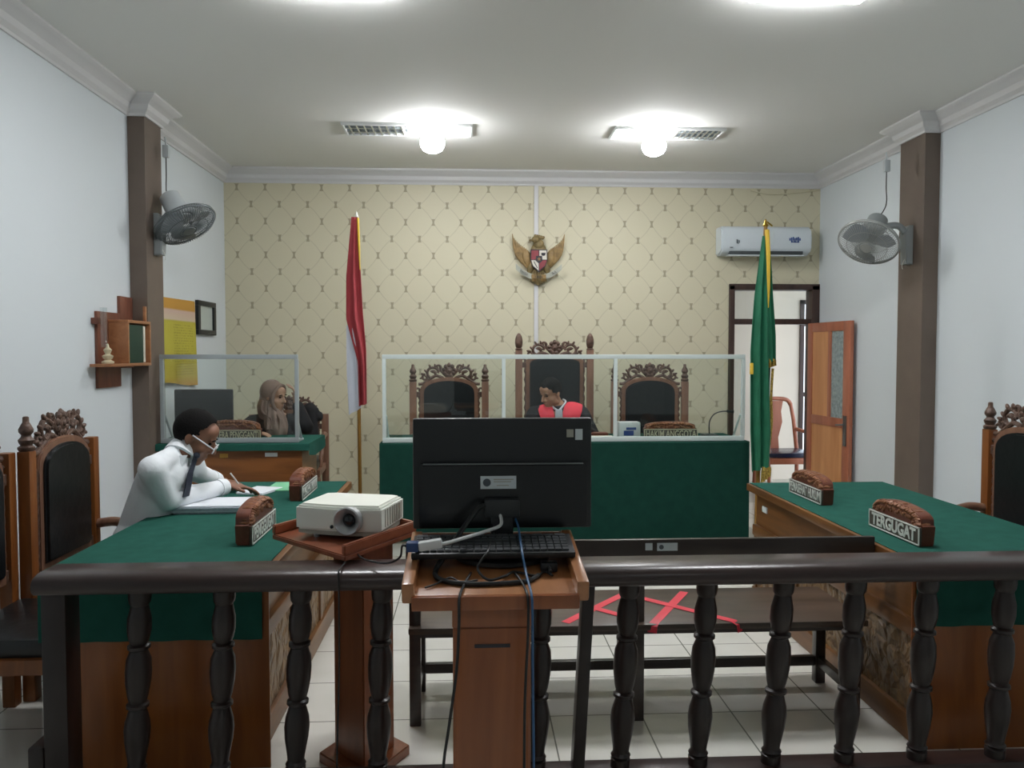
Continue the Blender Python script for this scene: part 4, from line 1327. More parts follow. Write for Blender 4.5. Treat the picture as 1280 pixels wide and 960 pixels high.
def tape_cross(label, strips):
    c = V(strips[0][0])
    t = thing('tape_cross', label, 'tape', c, 0, 'red tape crosses on the bench seat')
    for k, pts in enumerate(strips):
        a, b = V(pts[0]), V(pts[1])
        d = (b - a).normalized()
        n = V((-d.y, d.x, 0)) * .02
        up = V((0, 0, .0012 + .001 * k))
        mb = MB(c)
        prof = [a, b] + [V(p) for p in pts[2:]]
        def fn(u, v, prof=prof, n=n, up=up):
            s = v * (len(prof) - 1)
            i = min(int(s), len(prof) - 2)
            return prof[i] + (prof[i + 1] - prof[i]) * (s - i) + n * (2 * u - 1) + up
        mb.grid(fn, 1, 6 * (len(prof) - 1), .0008)
        mb.build('tape_strip', M['tape'], t)
    return t
zs_ = .4325
tape_cross('red tape cross on the bench seat, right of the lectern', [((.40, 3.30, zs_), (.74, 3.70, zs_)), ((.42, 3.62, zs_), (.69, 3.34, zs_))])
tape_cross('red tape cross on the middle of the bench seat, seen between balusters', [((1.02, 3.70, zs_), (.775, 3.275, zs_), (.765, 3.257, zs_ - .008), (.762, 3.256, zs_ - .035)), ((.77, 3.64, zs_), (1.12, 3.28, zs_), (1.135, 3.258, zs_ - .008), (1.14, 3.257, zs_ - .04))])

# ================================================================== BALUSTRADE
bl = thing('balustrade', 'dark varnished wooden balustrade with turned balusters across the foreground', 'railing', (0.5, 2.72, 0))
o = (0.5, 2.72, 0)
XA, XB = -1.43, 2.75
mb = MB(o)
side_prism(mb, [(2.632, .786), (2.800, .786), (2.812, .80), (2.805, .838), (2.785, .85), (2.66, .85), (2.635, .842), (2.622, .828), (2.618, .81), (2.622, .795)], XA, XB, .004)
mb.build('top_rail', M['rail'], bl)
MB(o).box((XA + .05, 2.67, .05), (XB, 2.77, .118), .008).build('bottom_rail', M['rail'], bl)
p = MB(o).box((-1.425, 2.67, 0), (-1.345, 2.77, .788), .006).build('end_post', M['bal'], bl)
MB(o).box((-1.475, 2.665, 0), (-1.425, 2.775, .26), .006).build('post_foot', M['bal'], p)
def bal_prof():
    z0, z1 = .118, .788
    P = [(.034, 0), (.034, .03), (.028, .034), (.035, .042), (.028, .052), (.030, .07), (.040, .13), (.043, .17), (.040, .20), (.030, .235), (.028, .242), (.037, .248), (.037, .258), (.028, .264),
         (.034, .285), (.041, .33), (.043, .37), (.040, .41), (.030, .435), (.028, .440), (.037, .446), (.037, .456), (.028, .462), (.033, .475), (.039, .505), (.039, .545), (.031, .58), (.029, .59), (.035, .60), (.037, .615), (.037, .655)]
    k = (z1 - z0) / .655
    return [(r, z0 + z * k) for r, z in P]
xs_top = [-1.121, -0.839, -0.580, -0.305, 0.246, 0.556, 0.832, 1.108, 1.370, 1.634, 1.921, 2.20, 2.48]
xs_bot = [-1.146, -0.864, -0.608, -0.325, 0.227, 0.525, 0.803, 1.067, 1.334, 1.603, 1.895, 2.175, 2.455]
for xt, xb2 in zip(xs_top, xs_bot):
    mb = MB(o)
    mb.lathe([(r, z) for r, z in bal_prof()], (0, 0, 0), 20)
    for v in mb.bm.verts:
        k = (v.co.z - .118) / (.772 - .118)
        v.co.x += xb2 + (xt - xb2) * k
        v.co.y += 2.72
    mb.build('baluster', M['bal'], bl)
mb = MB(o).box((-.021, -.03, .0), (.021, .03, .788), .004)
for v in mb.bm.verts:
    v.co.x += .367 + .042 * v.co.z / .772
    v.co.y += 2.72
mb.build('gate_post', M['bal'], bl)

# ================================================================== LECTERN WITH MONITOR
lc = thing('lectern', 'orange-brown wooden lectern in front of the balustrade, holding the monitor', 'lectern', (0.065, 2.33, 0))
o = (0.065, 2.33, 0)
SL = math.atan2(.052, .40)
def on_tray(x, y, h=0.0):         # y from 2.2 to 2.6
    return V((x, y, .892 + (y - 2.2) * .13 + h))
mb = MB(o)
Rt = Matrix.Rotation(SL, 4, 'X')
mb.box((-.165, 2.19, .903), (.305, 2.61, .925), .003, rot=Rt)
mb.build('tray_board', M['tray'], lc)
for s, xx in ((-1, -.175), (1, .315)):
    MB(o).box((xx - .018, 2.185, .905), (xx + .018, 2.605, .965), .008, rot=Rt).build('side_rail', M['tray'], lc)
MB(o).box((-.165, 2.18, .860), (.305, 2.20, .900), .004).build('front_lip', M['lectern'], lc)
MB(o).box((-.165, 2.585, .92), (.305, 2.605, .985), .004).build('back_rail', M['tray2'], lc)
MB(o).box((-.054, 2.232, .795), (.174, 2.47, .872), .004).build('tray_support', M['lectern'], lc)
cl = MB(o).box((-.052, 2.24, .03), (.172, 2.46, .80), .006)
cl.box((-.046, 2.235, .05), (.166, 2.24, .79), .002)
colm = cl.build('column', M['lectern'], lc)
MB(o).box((.010, 2.2325, .735), (.112, 2.2352, .745)).build('slot', M['eblack'], colm)
MB(o).box((-.13, 2.19, 0), (.25, 2.52, .05), .01).build('foot', M['lectern'], lc)

mn = thing('monitor', 'large black monitor seen from behind, standing on the lectern', 'monitor', (0.105, 2.50, 0.95))
o = (0.105, 2.50, .95)
sc = MB(o).box((-.19, 2.605, .995), (.402, 2.632, 1.362), .008).build('screen_panel', M['black'], mn)
MB(o).box((.318, 2.602, 1.298), (.341, 2.6055, 1.324), 0).build('square_sticker', M['proj_d'], sc)
MB(o).box((.347, 2.602, 1.289), (.371, 2.6055, 1.325), 0).build('white_sticker', M['sticker'], sc)
hs = MB(o)
hs.prism([(-.168, 1.003), (.382, 1.003), (.382, 1.20), (.376, 1.215), (-.162, 1.215), (-.168, 1.20)], 2.575, 2.606, .006)
hsg = hs.build('rear_housing', M['black_gl'], mn)
MB(o).box((-.155, 2.573, 1.2125), (.370, 2.582, 1.2165), .001).build('ridge', M['metal'], hsg)
stk = MB(o).box((.032, 2.5725, 1.133), (.149, 2.5755, 1.175), 0).build('inventory_sticker', M['sticker'], hsg)
MB(o).lathe([(.013, 0), (.013, .001)], (.053, 2.5722, 1.154), 18, rot=Matrix.Rotation(PI / 2, 4, 'X')).build('seal', M['ink'], stk)
MB(o).box((.075, 2.5718, 1.162), (.140, 2.573, 1.1655)).box((.075, 2.5718, 1.155), (.132, 2.573, 1.158)).box((.085, 2.5718, 1.143), (.125, 2.573, 1.146)).build('printed_lines', M['proj_d'], stk)
MB(o).box((.045, 2.535, 1.045), (.158, 2.578, 1.103), .006).build('hinge_cover', M['grey_pl'], mn)
MB(o).box((.065, 2.545, .955), (.138, 2.575, 1.05), .006).build('neck', M['black'], mn)
bs = MB(o)
n = 28
bs.prism([(.10 + .155 * math.cos(2 * PI * k / n), 0 + .105 * math.sin(2 * PI * k / n)) for k in range(n)], -.008, .006, .002, mat=Matrix.Translation((0, 2.465, .950)) @ Matrix.Rotation(SL, 4, 'X') @ Matrix.Rotation(PI / 2, 4, 'X'))
bs.build('stand_base', M['grey_pl'], mn)

kb = thing('keyboard', 'black computer keyboard resting across the lectern\'s side rails', 'keyboard', (0.07, 2.42, .972))
kb.rotation_euler = (SL * 1.2, 0, 0)
MB().box((-.248, -.075, 0), (.245, .075, .020), .006).build('keyboard_body', M['black'], kb)
mb = MB()
for r in range(6):
    n = 21 if r != 5 else 13
    for k in range(n):
        w_ = .465 / n
        x = -.236 + w_ * k
        mb.box((x, -.064 + r * .0215 - (0 if r else 0), .019), (x + w_ - .0035, -.064 + r * .0215 + .0175, .026), 0)
mb.build('keys', M['key'], kb)

def cable(label, pts, r, mat, name='cable', n=8, extra=None):
    c = V(pts[0])
    mb = MB(c)
    mb.tube(smooth_path(pts, n), r, 8)
    if extra:
        t = thing(name, label, 'cable', c)
        mb.build('cord', mat, t)
        for nm, mt, fnc in extra:
            b2 = MB(c)
            fnc(b2)
            b2.build(nm, mt, t)
        return t
    return tag(mb.build(name, mat), label, 'cable')
cable('thick black cable looping from the monitor\'s hinge down to the tray', [(.045, 2.545, 1.085), (.02, 2.50, 1.08), (-.03, 2.44, 1.025), (-.08, 2.37, .965), (-.105, 2.33, .93), (-.09, 2.29, .918), (-.03, 2.26, .913), (.06, 2.255, .912), (.16, 2.27, .914), (.20, 2.31, .92)], .008, M['cable'])
cable('black cable hanging from the tray down the lectern\'s left side', [(.00, 2.33, .925), (-.02, 2.25, .912), (-.032, 2.172, .897), (-.033, 2.160, .83), (-.040, 2.165, .70), (-.060, 2.17, .55), (-.078, 2.175, .42), (-.086, 2.175, .25), (-.08, 2.18, .07)], .0042, M['cable'])
cable('blue network cable running from the monitor down the lectern\'s right side', [(.145, 2.545, 1.04), (.152, 2.50, 1.02), (.152, 2.34, .99), (.160, 2.28, .94), (.168, 2.172, .906), (.170, 2.160, .86), (.172, 2.170, .70), (.176, 2.18, .40), (.178, 2.18, .07)], .0036, M['bluecab'])
cable('black cable beside the blue one down the lectern column', [(.130, 2.33, .925), (.150, 2.24, .914), (.158, 2.170, .895), (.158, 2.160, .80), (.150, 2.170, .60), (.148, 2.175, .3), (.146, 2.18, .07)], .004, M['cable'])
def vga_end(b2):
    b2.box((-.155, 2.325, .995), (-.085, 2.355, 1.022), .006, rot=Matrix.Rotation(-.15, 4, 'Y'))
def vga_plug(b2):
    b2.box((-.190, 2.322, .990), (-.155, 2.358, 1.018), .004)
cable('white video adapter cable with a blue plug lying over the keyboard', [(.095, 2.54, 1.055), (.095, 2.50, 1.03), (.05, 2.44, 1.025), (-.02, 2.38, 1.018), (-.07, 2.345, 1.012), (-.09, 2.340, 1.010)], .0055, M['white_pl'], extra=[('adapter', M['white_pl'], vga_end), ('plug', M['vga'], vga_plug)])
cable('tangle of thin black leads behind the keyboard on the tray', [(.07, 2.55, 1.02), (.07, 2.50, 1.0), (.05, 2.345, .985), (.02, 2.31, .945), (.05, 2.28, .918), (.10, 2.30, .922), (.13, 2.33, .926), (.19, 2.30, .922), (.22, 2.33, .925), (.24, 2.30, .922)], .004, M['cable'])
cable('thin black lead curled at the tray\'s left front', [(-.13, 2.24, .910), (-.10, 2.26, .914), (-.06, 2.30, .92), (-.03, 2.27, .916), (.02, 2.28, .917)], .003, M['cable'])
pa = thing('power_adapter', 'small black adapter among the leads on the lectern tray', 'adapter', (.235, 2.36, .920))
MB().box((-.025, -.02, 0), (.025, .02, .028), .004, rot=None).build('adapter_body', M['black'], pa)
MB().tube([(.0, -.02, .014), (.0, -.05, .010)], .006, 8).build('adapter_plug', M['black'], pa)

# ================================================================== PROJECTOR AND ITS STAND
A = math.radians(44)
ps = thing('projector_stand', 'wooden projector stand with a rimmed tray, behind the balustrade', 'stand', (-.49, 3.06, 0))
ps.rotation_euler = (0, 0, 0)
o = (-.49, 3.06, 0)
u1 = V((-.69, .72, 0)).normalized()     # along the left-front edge
u2 = V((.50, .866, 0)).normalized()     # along the right-front edge
FC = V((-.43, 2.712, 0))                # front corner
def tray_poly(inset, z):
    a = FC + (u1 + u2) * inset
    L1, L2 = .48 - inset, .44 - inset
    return [a, FC + u2 * L2 + u1 * inset, FC + u1 * L1 + u2 * L2, FC + u1 * L1 + u2 * inset], z
def slab(mb, pts, z0, z1):
    t = bmesh.new()
    lo = [t.verts.new((p.x, p.y, z0)) for p in pts]
    hi = [t.verts.new((p.x, p.y, z1)) for p in pts]
    t.faces.new(lo[::-1]); t.faces.new(hi)
    for i in range(4):
        t.faces.new((lo[i], lo[(i + 1) % 4], hi[(i + 1) % 4], hi[i]))
    bmesh.ops.recalc_face_normals(t, faces=t.faces)
    bmesh.ops.bevel(t, geom=t.edges[:], offset=.004, segments=2, affect='EDGES')
    mb._take(t)
    return mb
q, _ = tray_poly(0, 0)
slab(MB(o), q, .862, .882).build('tray_board', M['tray2'], ps) if False else None
mb = MB(o); slab(mb, q, .862, .882); mb.build('tray_board', M['tray2'], ps)
def rim(a, b, inward, h0, h1, name='tray_rim'):
    mb = MB(o)
    slab(mb, [a, b, b + inward * .022, a + inward * .022], .882, h1)
    mb.build(name, M['tray2'], ps)
rim(q[0], q[1], u1, .882, .918)
rim(q[3], q[2], -u1, .882, .918)
rim(q[1] + u1 * .022, q[2] - u1 * .022, -u2, .882, .918)
mb = MB(o)
c0 = V((-.395, 2.895, 0))
slab(mb, [c0, c0 + u2 * .19, c0 + u2 * .19 + u1 * .19, c0 + u1 * .19], .04, .862)
mb.build('column', M['projcol'], ps)
mb = MB(o)
slab(mb, [c0 - (u1 + u2) * .05, c0 + u2 * .24 - u1 * .05, c0 + u2 * .24 + u1 * .24, c0 + u1 * .24 - u2 * .05], 0, .04)
mb.build('foot', M['projcol'], ps)

pr = thing('projector', 'off-white projector with round lens on the wooden stand', 'projector', (-.46, 3.08, .882), math.radians(-15))
n = 12
out = []
for k in range(n + 1):                  # gently bowed front
    x = -.17 + .34 * k / n
    out.append((x, -.125 - .018 * math.cos(PI * (x / .34))))
out += [(.165, .12), (.13, .135), (-.13, .135), (-.165, .12)]
def plan(mb, outline, z0, z1, bev, taper=0.0):
    mb.prism([(x, y) for x, y in outline], -z1, -z0, bev, mat=Matrix.Rotation(PI / 2, 4, 'X') @ Matrix.Diagonal((1, 1, 1, 1)) if False else Matrix(((1, 0, 0, 0), (0, 0, 1, 0), (0, -1, 0, 0), (0, 0, 0, 1))))
mb = MB(); plan(mb, out, .032, .122, .007); mb.build('housing', M['proj'], pr)
mb = MB(); plan(mb, [(x * .97, y * .95) for x, y in out], .016, .033, .002); mb.build('lower_housing', M['proj_d'], pr)
mb = MB(); plan(mb, [(x * .93, y * .90) for x, y in out], .119, .1285, .0045); mb.build('top_cover', M['proj'], pr)
mb = MB()
for k in range(8):
    yy = -.09 + .026 * k
    mb.box((.1655, yy, .045), (.1705 - .0035 * (k > 6), yy + .010, .110))
mb.build('side_vent', M['proj_d'], pr)
rotF = Matrix.Rotation(PI / 2, 4, 'X')
mb = MB(); mb.lathe([(.052, 0), (.052, .012), (.048, .016), (.040, .010), (.026, -.012), (.024, -.014), (.024, -.016), (.052, -.016)], (.052, -.157, .078), 32, rot=rotF, loop=True); ln = mb.build('lens_ring', M['silver'], pr)
mb = MB(); mb.lathe([(.001, .004), (.014, .002), (.023, -.006), (.025, -.010), (.001, -.012)], (.052, -.157, .078), 24, rot=rotF); mb.build('lens', M['lens'], ln)
mb = MB(); mb.lathe([(.001, .004), (.0065, .003), (.007, -.004), (.001, -.005)], (-.018, -.145, .050), 14, rot=rotF); mb.build('sensor', M['lens'], pr)
for x, y in ((-.10, -.10), (.10, -.10), (0, .10)):
    MB().cyl((x, y, 0), (x, y, .017), .010, .012, 12).build('foot', M['silver'], pr)
cable('thin black cable dropping from the projector tray past the rail', [(-.43, 2.712, .860), (-.432, 2.69, .86), (-.434, 2.606, .857), (-.434, 2.604, .80), (-.436, 2.607, .55), (-.445, 2.607, .25), (-.45, 2.61, .02)], .003, M['cable'])
cable('black lead sagging from the projector tray to the blue plug', [(-.40, 2.79, .870), (-.36, 2.69, .875), (-.28, 2.62, .88), (-.225, 2.50, .93), (-.205, 2.36, 1.000), (-.190, 2.342, 1.004)], .0035, M['cable'])

# ================================================================== PEOPLE
def head_prims(c, f, u, s=1.0):
    R = frame_rot(f, u)
    c = V(c)
    def P(x, y, z): return c + (R @ V((x, y, z))) * s
    def E(x, y, z, rx, ry, rz, tilt=0.0):
        return ('e', P(x, y, z), (rx * s, ry * s, rz * s), R @ Matrix.Rotation(tilt, 4, 'X'))
    return P, R, [
        E(0, -.012, .030, .074, .092, .088), E(0, .022, -.035, .060, .066, .078), E(0, .060, -.098, .026, .024, .022),
        E(.036, .045, -.035, .024, .030, .024), E(-.036, .045, -.035, .024, .030, .024), E(0, .055, .050, .055, .032, .040),
        E(0, .077, .022, .050, .014, .012),
        ('c', P(0, .086, .010), .009 * s, P(0, .108, -.028), .013 * s), E(.012, .094, -.034, .010, .011, .008), E(-.012, .094, -.034, .010, .011, .008),
        E(0, .082, -.062, .024, .013, .008), E(0, .080, -.074, .021, .012, .007), E(0, .070, -.085, .022, .016, .014),
        E(.076, -.012, -.006, .009, .020, .031, .15), E(-.076, -.012, -.006, .009, .020, .031, .15),
        E(.052, .010, -.075, .018, .035, .018, .5), E(-.052, .010, -.075, .018, .035, .018, .5)]

def hand_prims(w, d, nrm, side, s=1.0, curl=0.5):
    """wrist w, finger direction d, back-of-hand normal nrm; side +1 puts the thumb on d x nrm"""
    w, d = V(w), V(d).normalized()
    nrm = (V(nrm) - d * V(nrm).dot(d)).normalized()
    t = d.cross(nrm) * side
    pr = [('c', w, .025 * s, w + d * .03 * s, .027 * s)]
    for k in range(4):
        off = (1.5 - k) * .0195 * s
        a = w + d * .02 * s + t * off * .7
        b = w + d * .088 * s + t * off
        pr.append(('c', a, .014 * s, b, .0115 * s))
        L = (.040, .046, .042, .033)[k] * s
        ang = curl * (0.45 + .08 * k)
        p = b
        for j, (ll, rr) in enumerate(((L, .0098), (L * .66, .0088), (L * .52, .0078))):
            a2 = ang * (j + 1)
            q2 = p + (d * math.cos(a2) - nrm * math.sin(a2)) * ll + t * off * .06
            pr.append(('c', p, (rr + .0006) * s, q2, rr * s))
            p = q2
    a = w + d * .025 * s + t * .026 * s
    b = a + (d * .7 + t * .7 - nrm * .25).normalized() * .038 * s
    c2 = b + (d * .93 + t * .25 - nrm * .3).normalized() * .032 * s
    pr += [('c', a, .014 * s, b, .0115 * s), ('c', b, .0112 * s, c2, .009 * s)]
    return pr

def hairline(tab):
    def keep(c):
        for (ya, za), (yb, zb) in zip(tab[:-1], tab[1:]):
            if ya <= c.y <= yb:
                return c.z > za + (zb - za) * (c.y - ya) / (yb - ya)
        return False
    return lambda c: keep(V((c.x, c.y + .006 * math.sin(c.z * 160 + c.x * 90), c.z + .004 * math.sin(c.y * 210 + c.x * 60))))

def hair_cap(P, R, s, keep, mat, parent, o, grow=1.06, name='hair'):
    t = bmesh.new()
    bmesh.ops.create_uvsphere(t, u_segments=96, v_segments=64, radius=1)
    for v in t.verts:
        v.co = V((v.co.x * .0745 * grow, -.012 + v.co.y * .0925 * grow, .030 + v.co.z * .0895 * grow))
    bmesh.ops.delete(t, geom=[f for f in t.faces if not keep(f.calc_center_median())], context='FACES')
    bmesh.ops.solidify(t, geom=t.faces[:], thickness=-.006)
    for v in t.verts:
        v.co = P(v.co.x, v.co.y, v.co.z)
    mb = MB(o)
    mb._take(t)
    return mb.build(name, mat, parent, 60)

def eyes(P, R, s, parent, o, mat=None):
    for sx in (-.031, .031):
        MB(o).ball(P(sx, .077, .004), (.013 * s, .008 * s, .006 * s), rot=R, n=12).build('eye', M['eye'], parent)
        MB(o).tube([P(sx - .018, .084, .024), P(sx, .090, .029), P(sx + .018, .083, .024)], .0035 * s, 6).build('eyebrow', M['hair'], parent)

# ---------- man in the white shirt, writing at the left table
hip = V((-1.69, 4.10, .60))
neck = V((-1.490, 4.14, 1.062))
hc, hf, hu = V((-1.428, 4.18, 1.142)), V((.80, .14, -.46)), V((.46, .05, .86))
hs_ = 1.12
P, R, hp = head_prims(hc, hf, hu, hs_)
shN, shF = V((-1.555, 3.945, 1.005)), V((-1.50, 4.30, 1.005))
elN, elF = V((-1.520, 4.035, .838)), V((-1.525, 4.49, .905))
wrN, wrF = V((-1.345, 4.43, .838)), V((-1.468, 4.68, .826))
dN = V((.75, .42, -.10))
dF = V((.92, .12, -.16))
body = hp + [('c', P(0, -.02, -.06), .058, neck, .060), ('c', neck, .054, V((-1.54, 4.12, .97)), .075),
             ('e', V((-1.575, 4.11, .93)), (.09, .15, .12)), ('c', V((-1.575, 4.11, .93)), .10, V((-1.67, 4.10, .70)), .095), ('e', hip, (.11, .15, .105)),
             ('c', shN, .050, elN, .042), ('c', elN, .040, wrN, .027), ('c', shF, .050, elF, .042), ('c', elF, .040, wrF, .027), ('c', neck + V((-.03, -.04, -.04)), .035, shN, .045), ('c', neck + V((-.02, .04, -.04)), .035, shF, .045)]
body += hand_prims(wrN, dN, (0, 0, 1), 1, 1.0, .5) + hand_prims(wrF, dF, (0, -.1, 1), -1, 1.0, .75)
for s in (-1, 1):
    kn = V((-1.30, 4.10 + s * .10, .555)); an = V((-1.28, 4.10 + s * .10, .09))
    body += [('c', hip + V((0, s * .09, -.01)), .075, kn, .056), ('c', kn, .052, an, .036), ('c', an + V((0, 0, -.045)), .036, an + V((.14, 0, -.055)), .030)]
mo = tuple(hip)
man = organic('person', body, M['skin'], None, .0062, 5, o=mo)
tag(man, 'man in white shirt and dark tie bent over papers, writing', 'person')
sh_pr = [('c', neck + V((-.012, 0, -.028)), .068, V((-1.535, 4.12, .96)), .105), ('e', V((-1.560, 4.11, .945)), (.120, .180, .125)),
         ('c', V((-1.575, 4.11, .92)), .128, V((-1.665, 4.10, .70)), .118), ('e', hip + V((.0, 0, .02)), (.122, .168, .13)),
         ('c', neck + V((-.03, -.07, -.02)), .055, shN, .068), ('c', neck + V((-.01, .07, -.02)), .055, shF, .068), ('c', shN, .071, elN, .058), ('c', elN, .057, wrN - (wrN - elN).normalized() * .03, .043),
         ('c', shF, .070, elF, .056), ('c', elF, .056, wrF - (wrF - elF).normalized() * .03, .043),
         ('c', neck + V((-.02, -.04, .01)), .040, neck + V((-.02, .04, .01)), .040)]
shirt = organic('shirt', sh_pr, M['shirt'], man, .009, 12, o=mo)
# sleeve cuffs and collar
for wr, d in ((wrN, wrN - elN), (wrF, wrF - elF)):
    d = V(d).normalized()
    MB(mo).tube([wr - d * .075, wr - d * .02], [.050, .046], 16).build('cuff', M['shirt'], man)
cl_dir = (P(0, -.02, -.06) - neck).normalized()
mb = MB(mo)
mb.tube([neck - cl_dir * .015, neck + cl_dir * .038], [.080, .070], 20)
front = V((.86, .12, -.50))
mb.prism([(0, 0), (.055, -.01), (.018, -.07)], -.004, .004, .001, mat=Matrix.Translation(neck + V((.055, -.055, -.005))) @ frame_rot(V((.4, -.9, .1)), V((.2, 0, 1))) )
mb.build('collar', M['shirt'], man)
tp = [neck + V((.082, -.01, -.012)), neck + V((.072, -.02, -.055)), V((-1.422, 4.09, .965)), V((-1.428, 4.085, .91)), V((-1.440, 4.08, .85))]
mb = MB(mo)
def tiefn(u, v):
    s = v * (len(tp) - 1)
    i = min(int(s), len(tp) - 2)
    p = tp[i] + (tp[i + 1] - tp[i]) * (s - i)
    w = .020 + .028 * v
    return p + V((.012 - .014 * abs(u - .5) * 2, (u - .5) * 2 * w, 0))
mb.grid(tiefn, 6, 16, .006)
mb.ball(tp[0], (.020, .022, .018), n=10)
mb.build('necktie', M['tie'], man)
tr = [('e', hip + V((0, 0, -.03)), (.150, .185, .115))]
for s in (-1, 1):
    kn = V((-1.30, 4.10 + s * .10, .555)); an = V((-1.28, 4.10 + s * .10, .12))
    tr += [('c', hip + V((0, s * .09, -.02)), .092, kn, .070), ('c', kn, .066, an, .054)]
organic('trousers', tr, M['trouser'], man, .01, 4, o=mo)
mb = MB(mo)
for s in (-1, 1):
    an = V((-1.28, 4.10 + s * .10, .05))
    mb.ball(an + V((.06, 0, -.005)), (.125, .045, .042), n=16)
mb.build('shoes', M['black_gl'], man)
hair_cap(P, R, hs_, hairline([(-.2, -.06), (-.045, -.055), (-.02, .0), (.01, .03), (.03, .085), (.05, .105), (.2, .3)]), M['hair'], man, mo, 1.035)
eyes(P, R, hs_, man, mo)
mb = MB(mo)
for s in (-1, 1):
    cx = s * .034
    mb.tube([P(cx + .025 * math.cos(a), .106, -.010 + .019 * math.sin(a)) for a in [2 * PI * k / 20 for k in range(21)]], .0022 * hs_, 6)
    mb.tube([P(s * .060, .104, -.004), P(s * .078, .06, .006), P(s * .083, -.005, .016)], .0034 * hs_, 6)
mb.tube([P(-.010, .108, -.004), P(0, .112, .0), P(.010, .108, -.004)], .0022 * hs_, 6)
mb.build('spectacles', M['spec_w'], man)
pen = V(wrF) + dF.normalized() * .10
pn = MB(tuple(pen)).tube([pen + V((-.03, -.015, .065)), pen + V((.035, .02, -.045))], .0045, 8).build('pen', M['white_pl'])
tag(pn, 'thin white pen held in the man\'s writing hand', 'pen')
wt = MB(mo)
wd = dF.normalized()
wt.tube([V(wrF) - wd * .008, V(wrF) + wd * .010], [.033, .032], 16)
wt.build('wristwatch', M['black'], man)

# ---------- judge
jc = V((0.672, 6.63, 1.238))
jf, ju = V((-.72, -.58, -.38)), V((-.16, -.22, .96))
P, R, hp = head_prims(jc, jf, ju, 1.0)
jn = V((.735, 6.69, 1.115))
jh = V((.745, 6.72, .66))
body = hp + [('c', P(0, -.02, -.06), .054, jn, .058), ('c', jn, .07, V((.74, 6.70, 1.0)), .12), ('c', V((.74, 6.70, 1.0)), .13, jh, .14)]
for s in (-1, 1):
    sh0 = V((.745 + s * .19, 6.70, 1.04)); el = V((.745 + s * .27, 6.55, .86)); wr = V((.745 + s * .16, 6.34, .945))
    body += [('c', jn, .05, sh0, .055), ('c', sh0, .05, el, .042), ('c', el, .04, wr, .027)] + hand_prims(wr, (-s * .75, -.65, -.05), (0, 0, 1), -s, 1.0, .4)
    kn = V((.745 + s * .11, 6.36, .60)); an = V((.745 + s * .11, 6.36, .25))
    body += [('c', jh + V((s * .09, 0, -.01)), .075, kn, .056), ('c', kn, .052, an, .036), ('c', an + V((0, 0, -.05)), .034, an + V((0, -.13, -.06)), .03)]
jo = tuple(jh)
jud = organic('person', body, M['skin_j'], None, .007, 4, o=jo)
tag(jud, 'judge in black robe with red front and white bib, head turned down', 'person')
rp = [('c', V((.745, 6.70, 1.06)), .105, jh, .165), ('e', V((.745, 6.70, .95)), (.19, .14, .17))]
for s in (-1, 1):
    sh0 = V((.745 + s * .19, 6.70, 1.04)); el = V((.745 + s * .27, 6.55, .86)); wr = V((.745 + s * .17, 6.36, .943))
    rp += [('c', V((.745 + s * .05, 6.70, 1.085)), .06, sh0, .080), ('c', sh0, .085, el, .075), ('c', el, .075, wr, .055)]
    kn = V((.745 + s * .12, 6.36, .60)); an = V((.745 + s * .12, 6.36, .28))
    rp += [('c', jh + V((s * .09, 0, -.02)), .10, kn, .085), ('c', kn, .085, an, .085)]
organic('robe', rp, M['robe'], jud, .011, 4, o=jo)
for s in (-1, 1):
    if s < 0:
        inn = [(.695, 6.69, 1.135), (.690, 6.61, 1.115), (.697, 6.565, 1.06), (.703, 6.535, .98), (.706, 6.53, .88)]
        out_ = [(.575, 6.70, 1.122), (.570, 6.61, 1.085), (.585, 6.570, 1.03), (.600, 6.545, .97), (.61, 6.54, .88)]
    else:
        inn = [(.815, 6.70, 1.140), (.790, 6.61, 1.110), (.770, 6.565, 1.06), (.765, 6.535, .98), (.762, 6.53, .88)]
        out_ = [(.945, 6.70, 1.122), (.930, 6.61, 1.085), (.905, 6.570, 1.03), (.88, 6.545, .97), (.86, 6.54, .88)]
    pi, po_ = smooth_path(inn, 5), smooth_path(out_, 5)
    def jf2(u, v, pi=pi, po_=po_):
        k = min(int(v * (len(pi) - 1)), len(pi) - 1)
        return pi[k] * (1 - u) + po_[k] * u + V((0, -.016 * math.sin(PI * u), .012 * math.sin(PI * u)))
    mb = MB(jo)
    mb.grid(jf2, 8, len(pi) - 1, .014 * (1 if s > 0 else -1))
    mb.build('red_panel', M['jred'], jud, 60)
mb = MB(jo)
mb.prism([(.705, 1.105), (.762, 1.105), (.765, 1.0), (.775, .90), (.695, .90), (.702, 1.0)], 6.525, 6.545, .006)
mb.tube(smooth_path([(.735, 6.575, 1.085), (.775, 6.615, 1.125), (.805, 6.665, 1.16), (.79, 6.72, 1.175)], 6), .009, 8)
mb.tube(smooth_path([(.735, 6.575, 1.085), (.695, 6.62, 1.115), (.680, 6.67, 1.14)], 6), .009, 8)
mb.build('white_bib', M['bib'], jud)
hair_cap(P, R, 1.0, hairline([(-.2, -.075), (-.045, -.07), (-.015, -.02), (.02, .015), (.05, .065), (.075, .085), (.2, .25)]), M['hair'], jud, jo, 1.05)
eyes(P, R, 1.0, jud, jo)

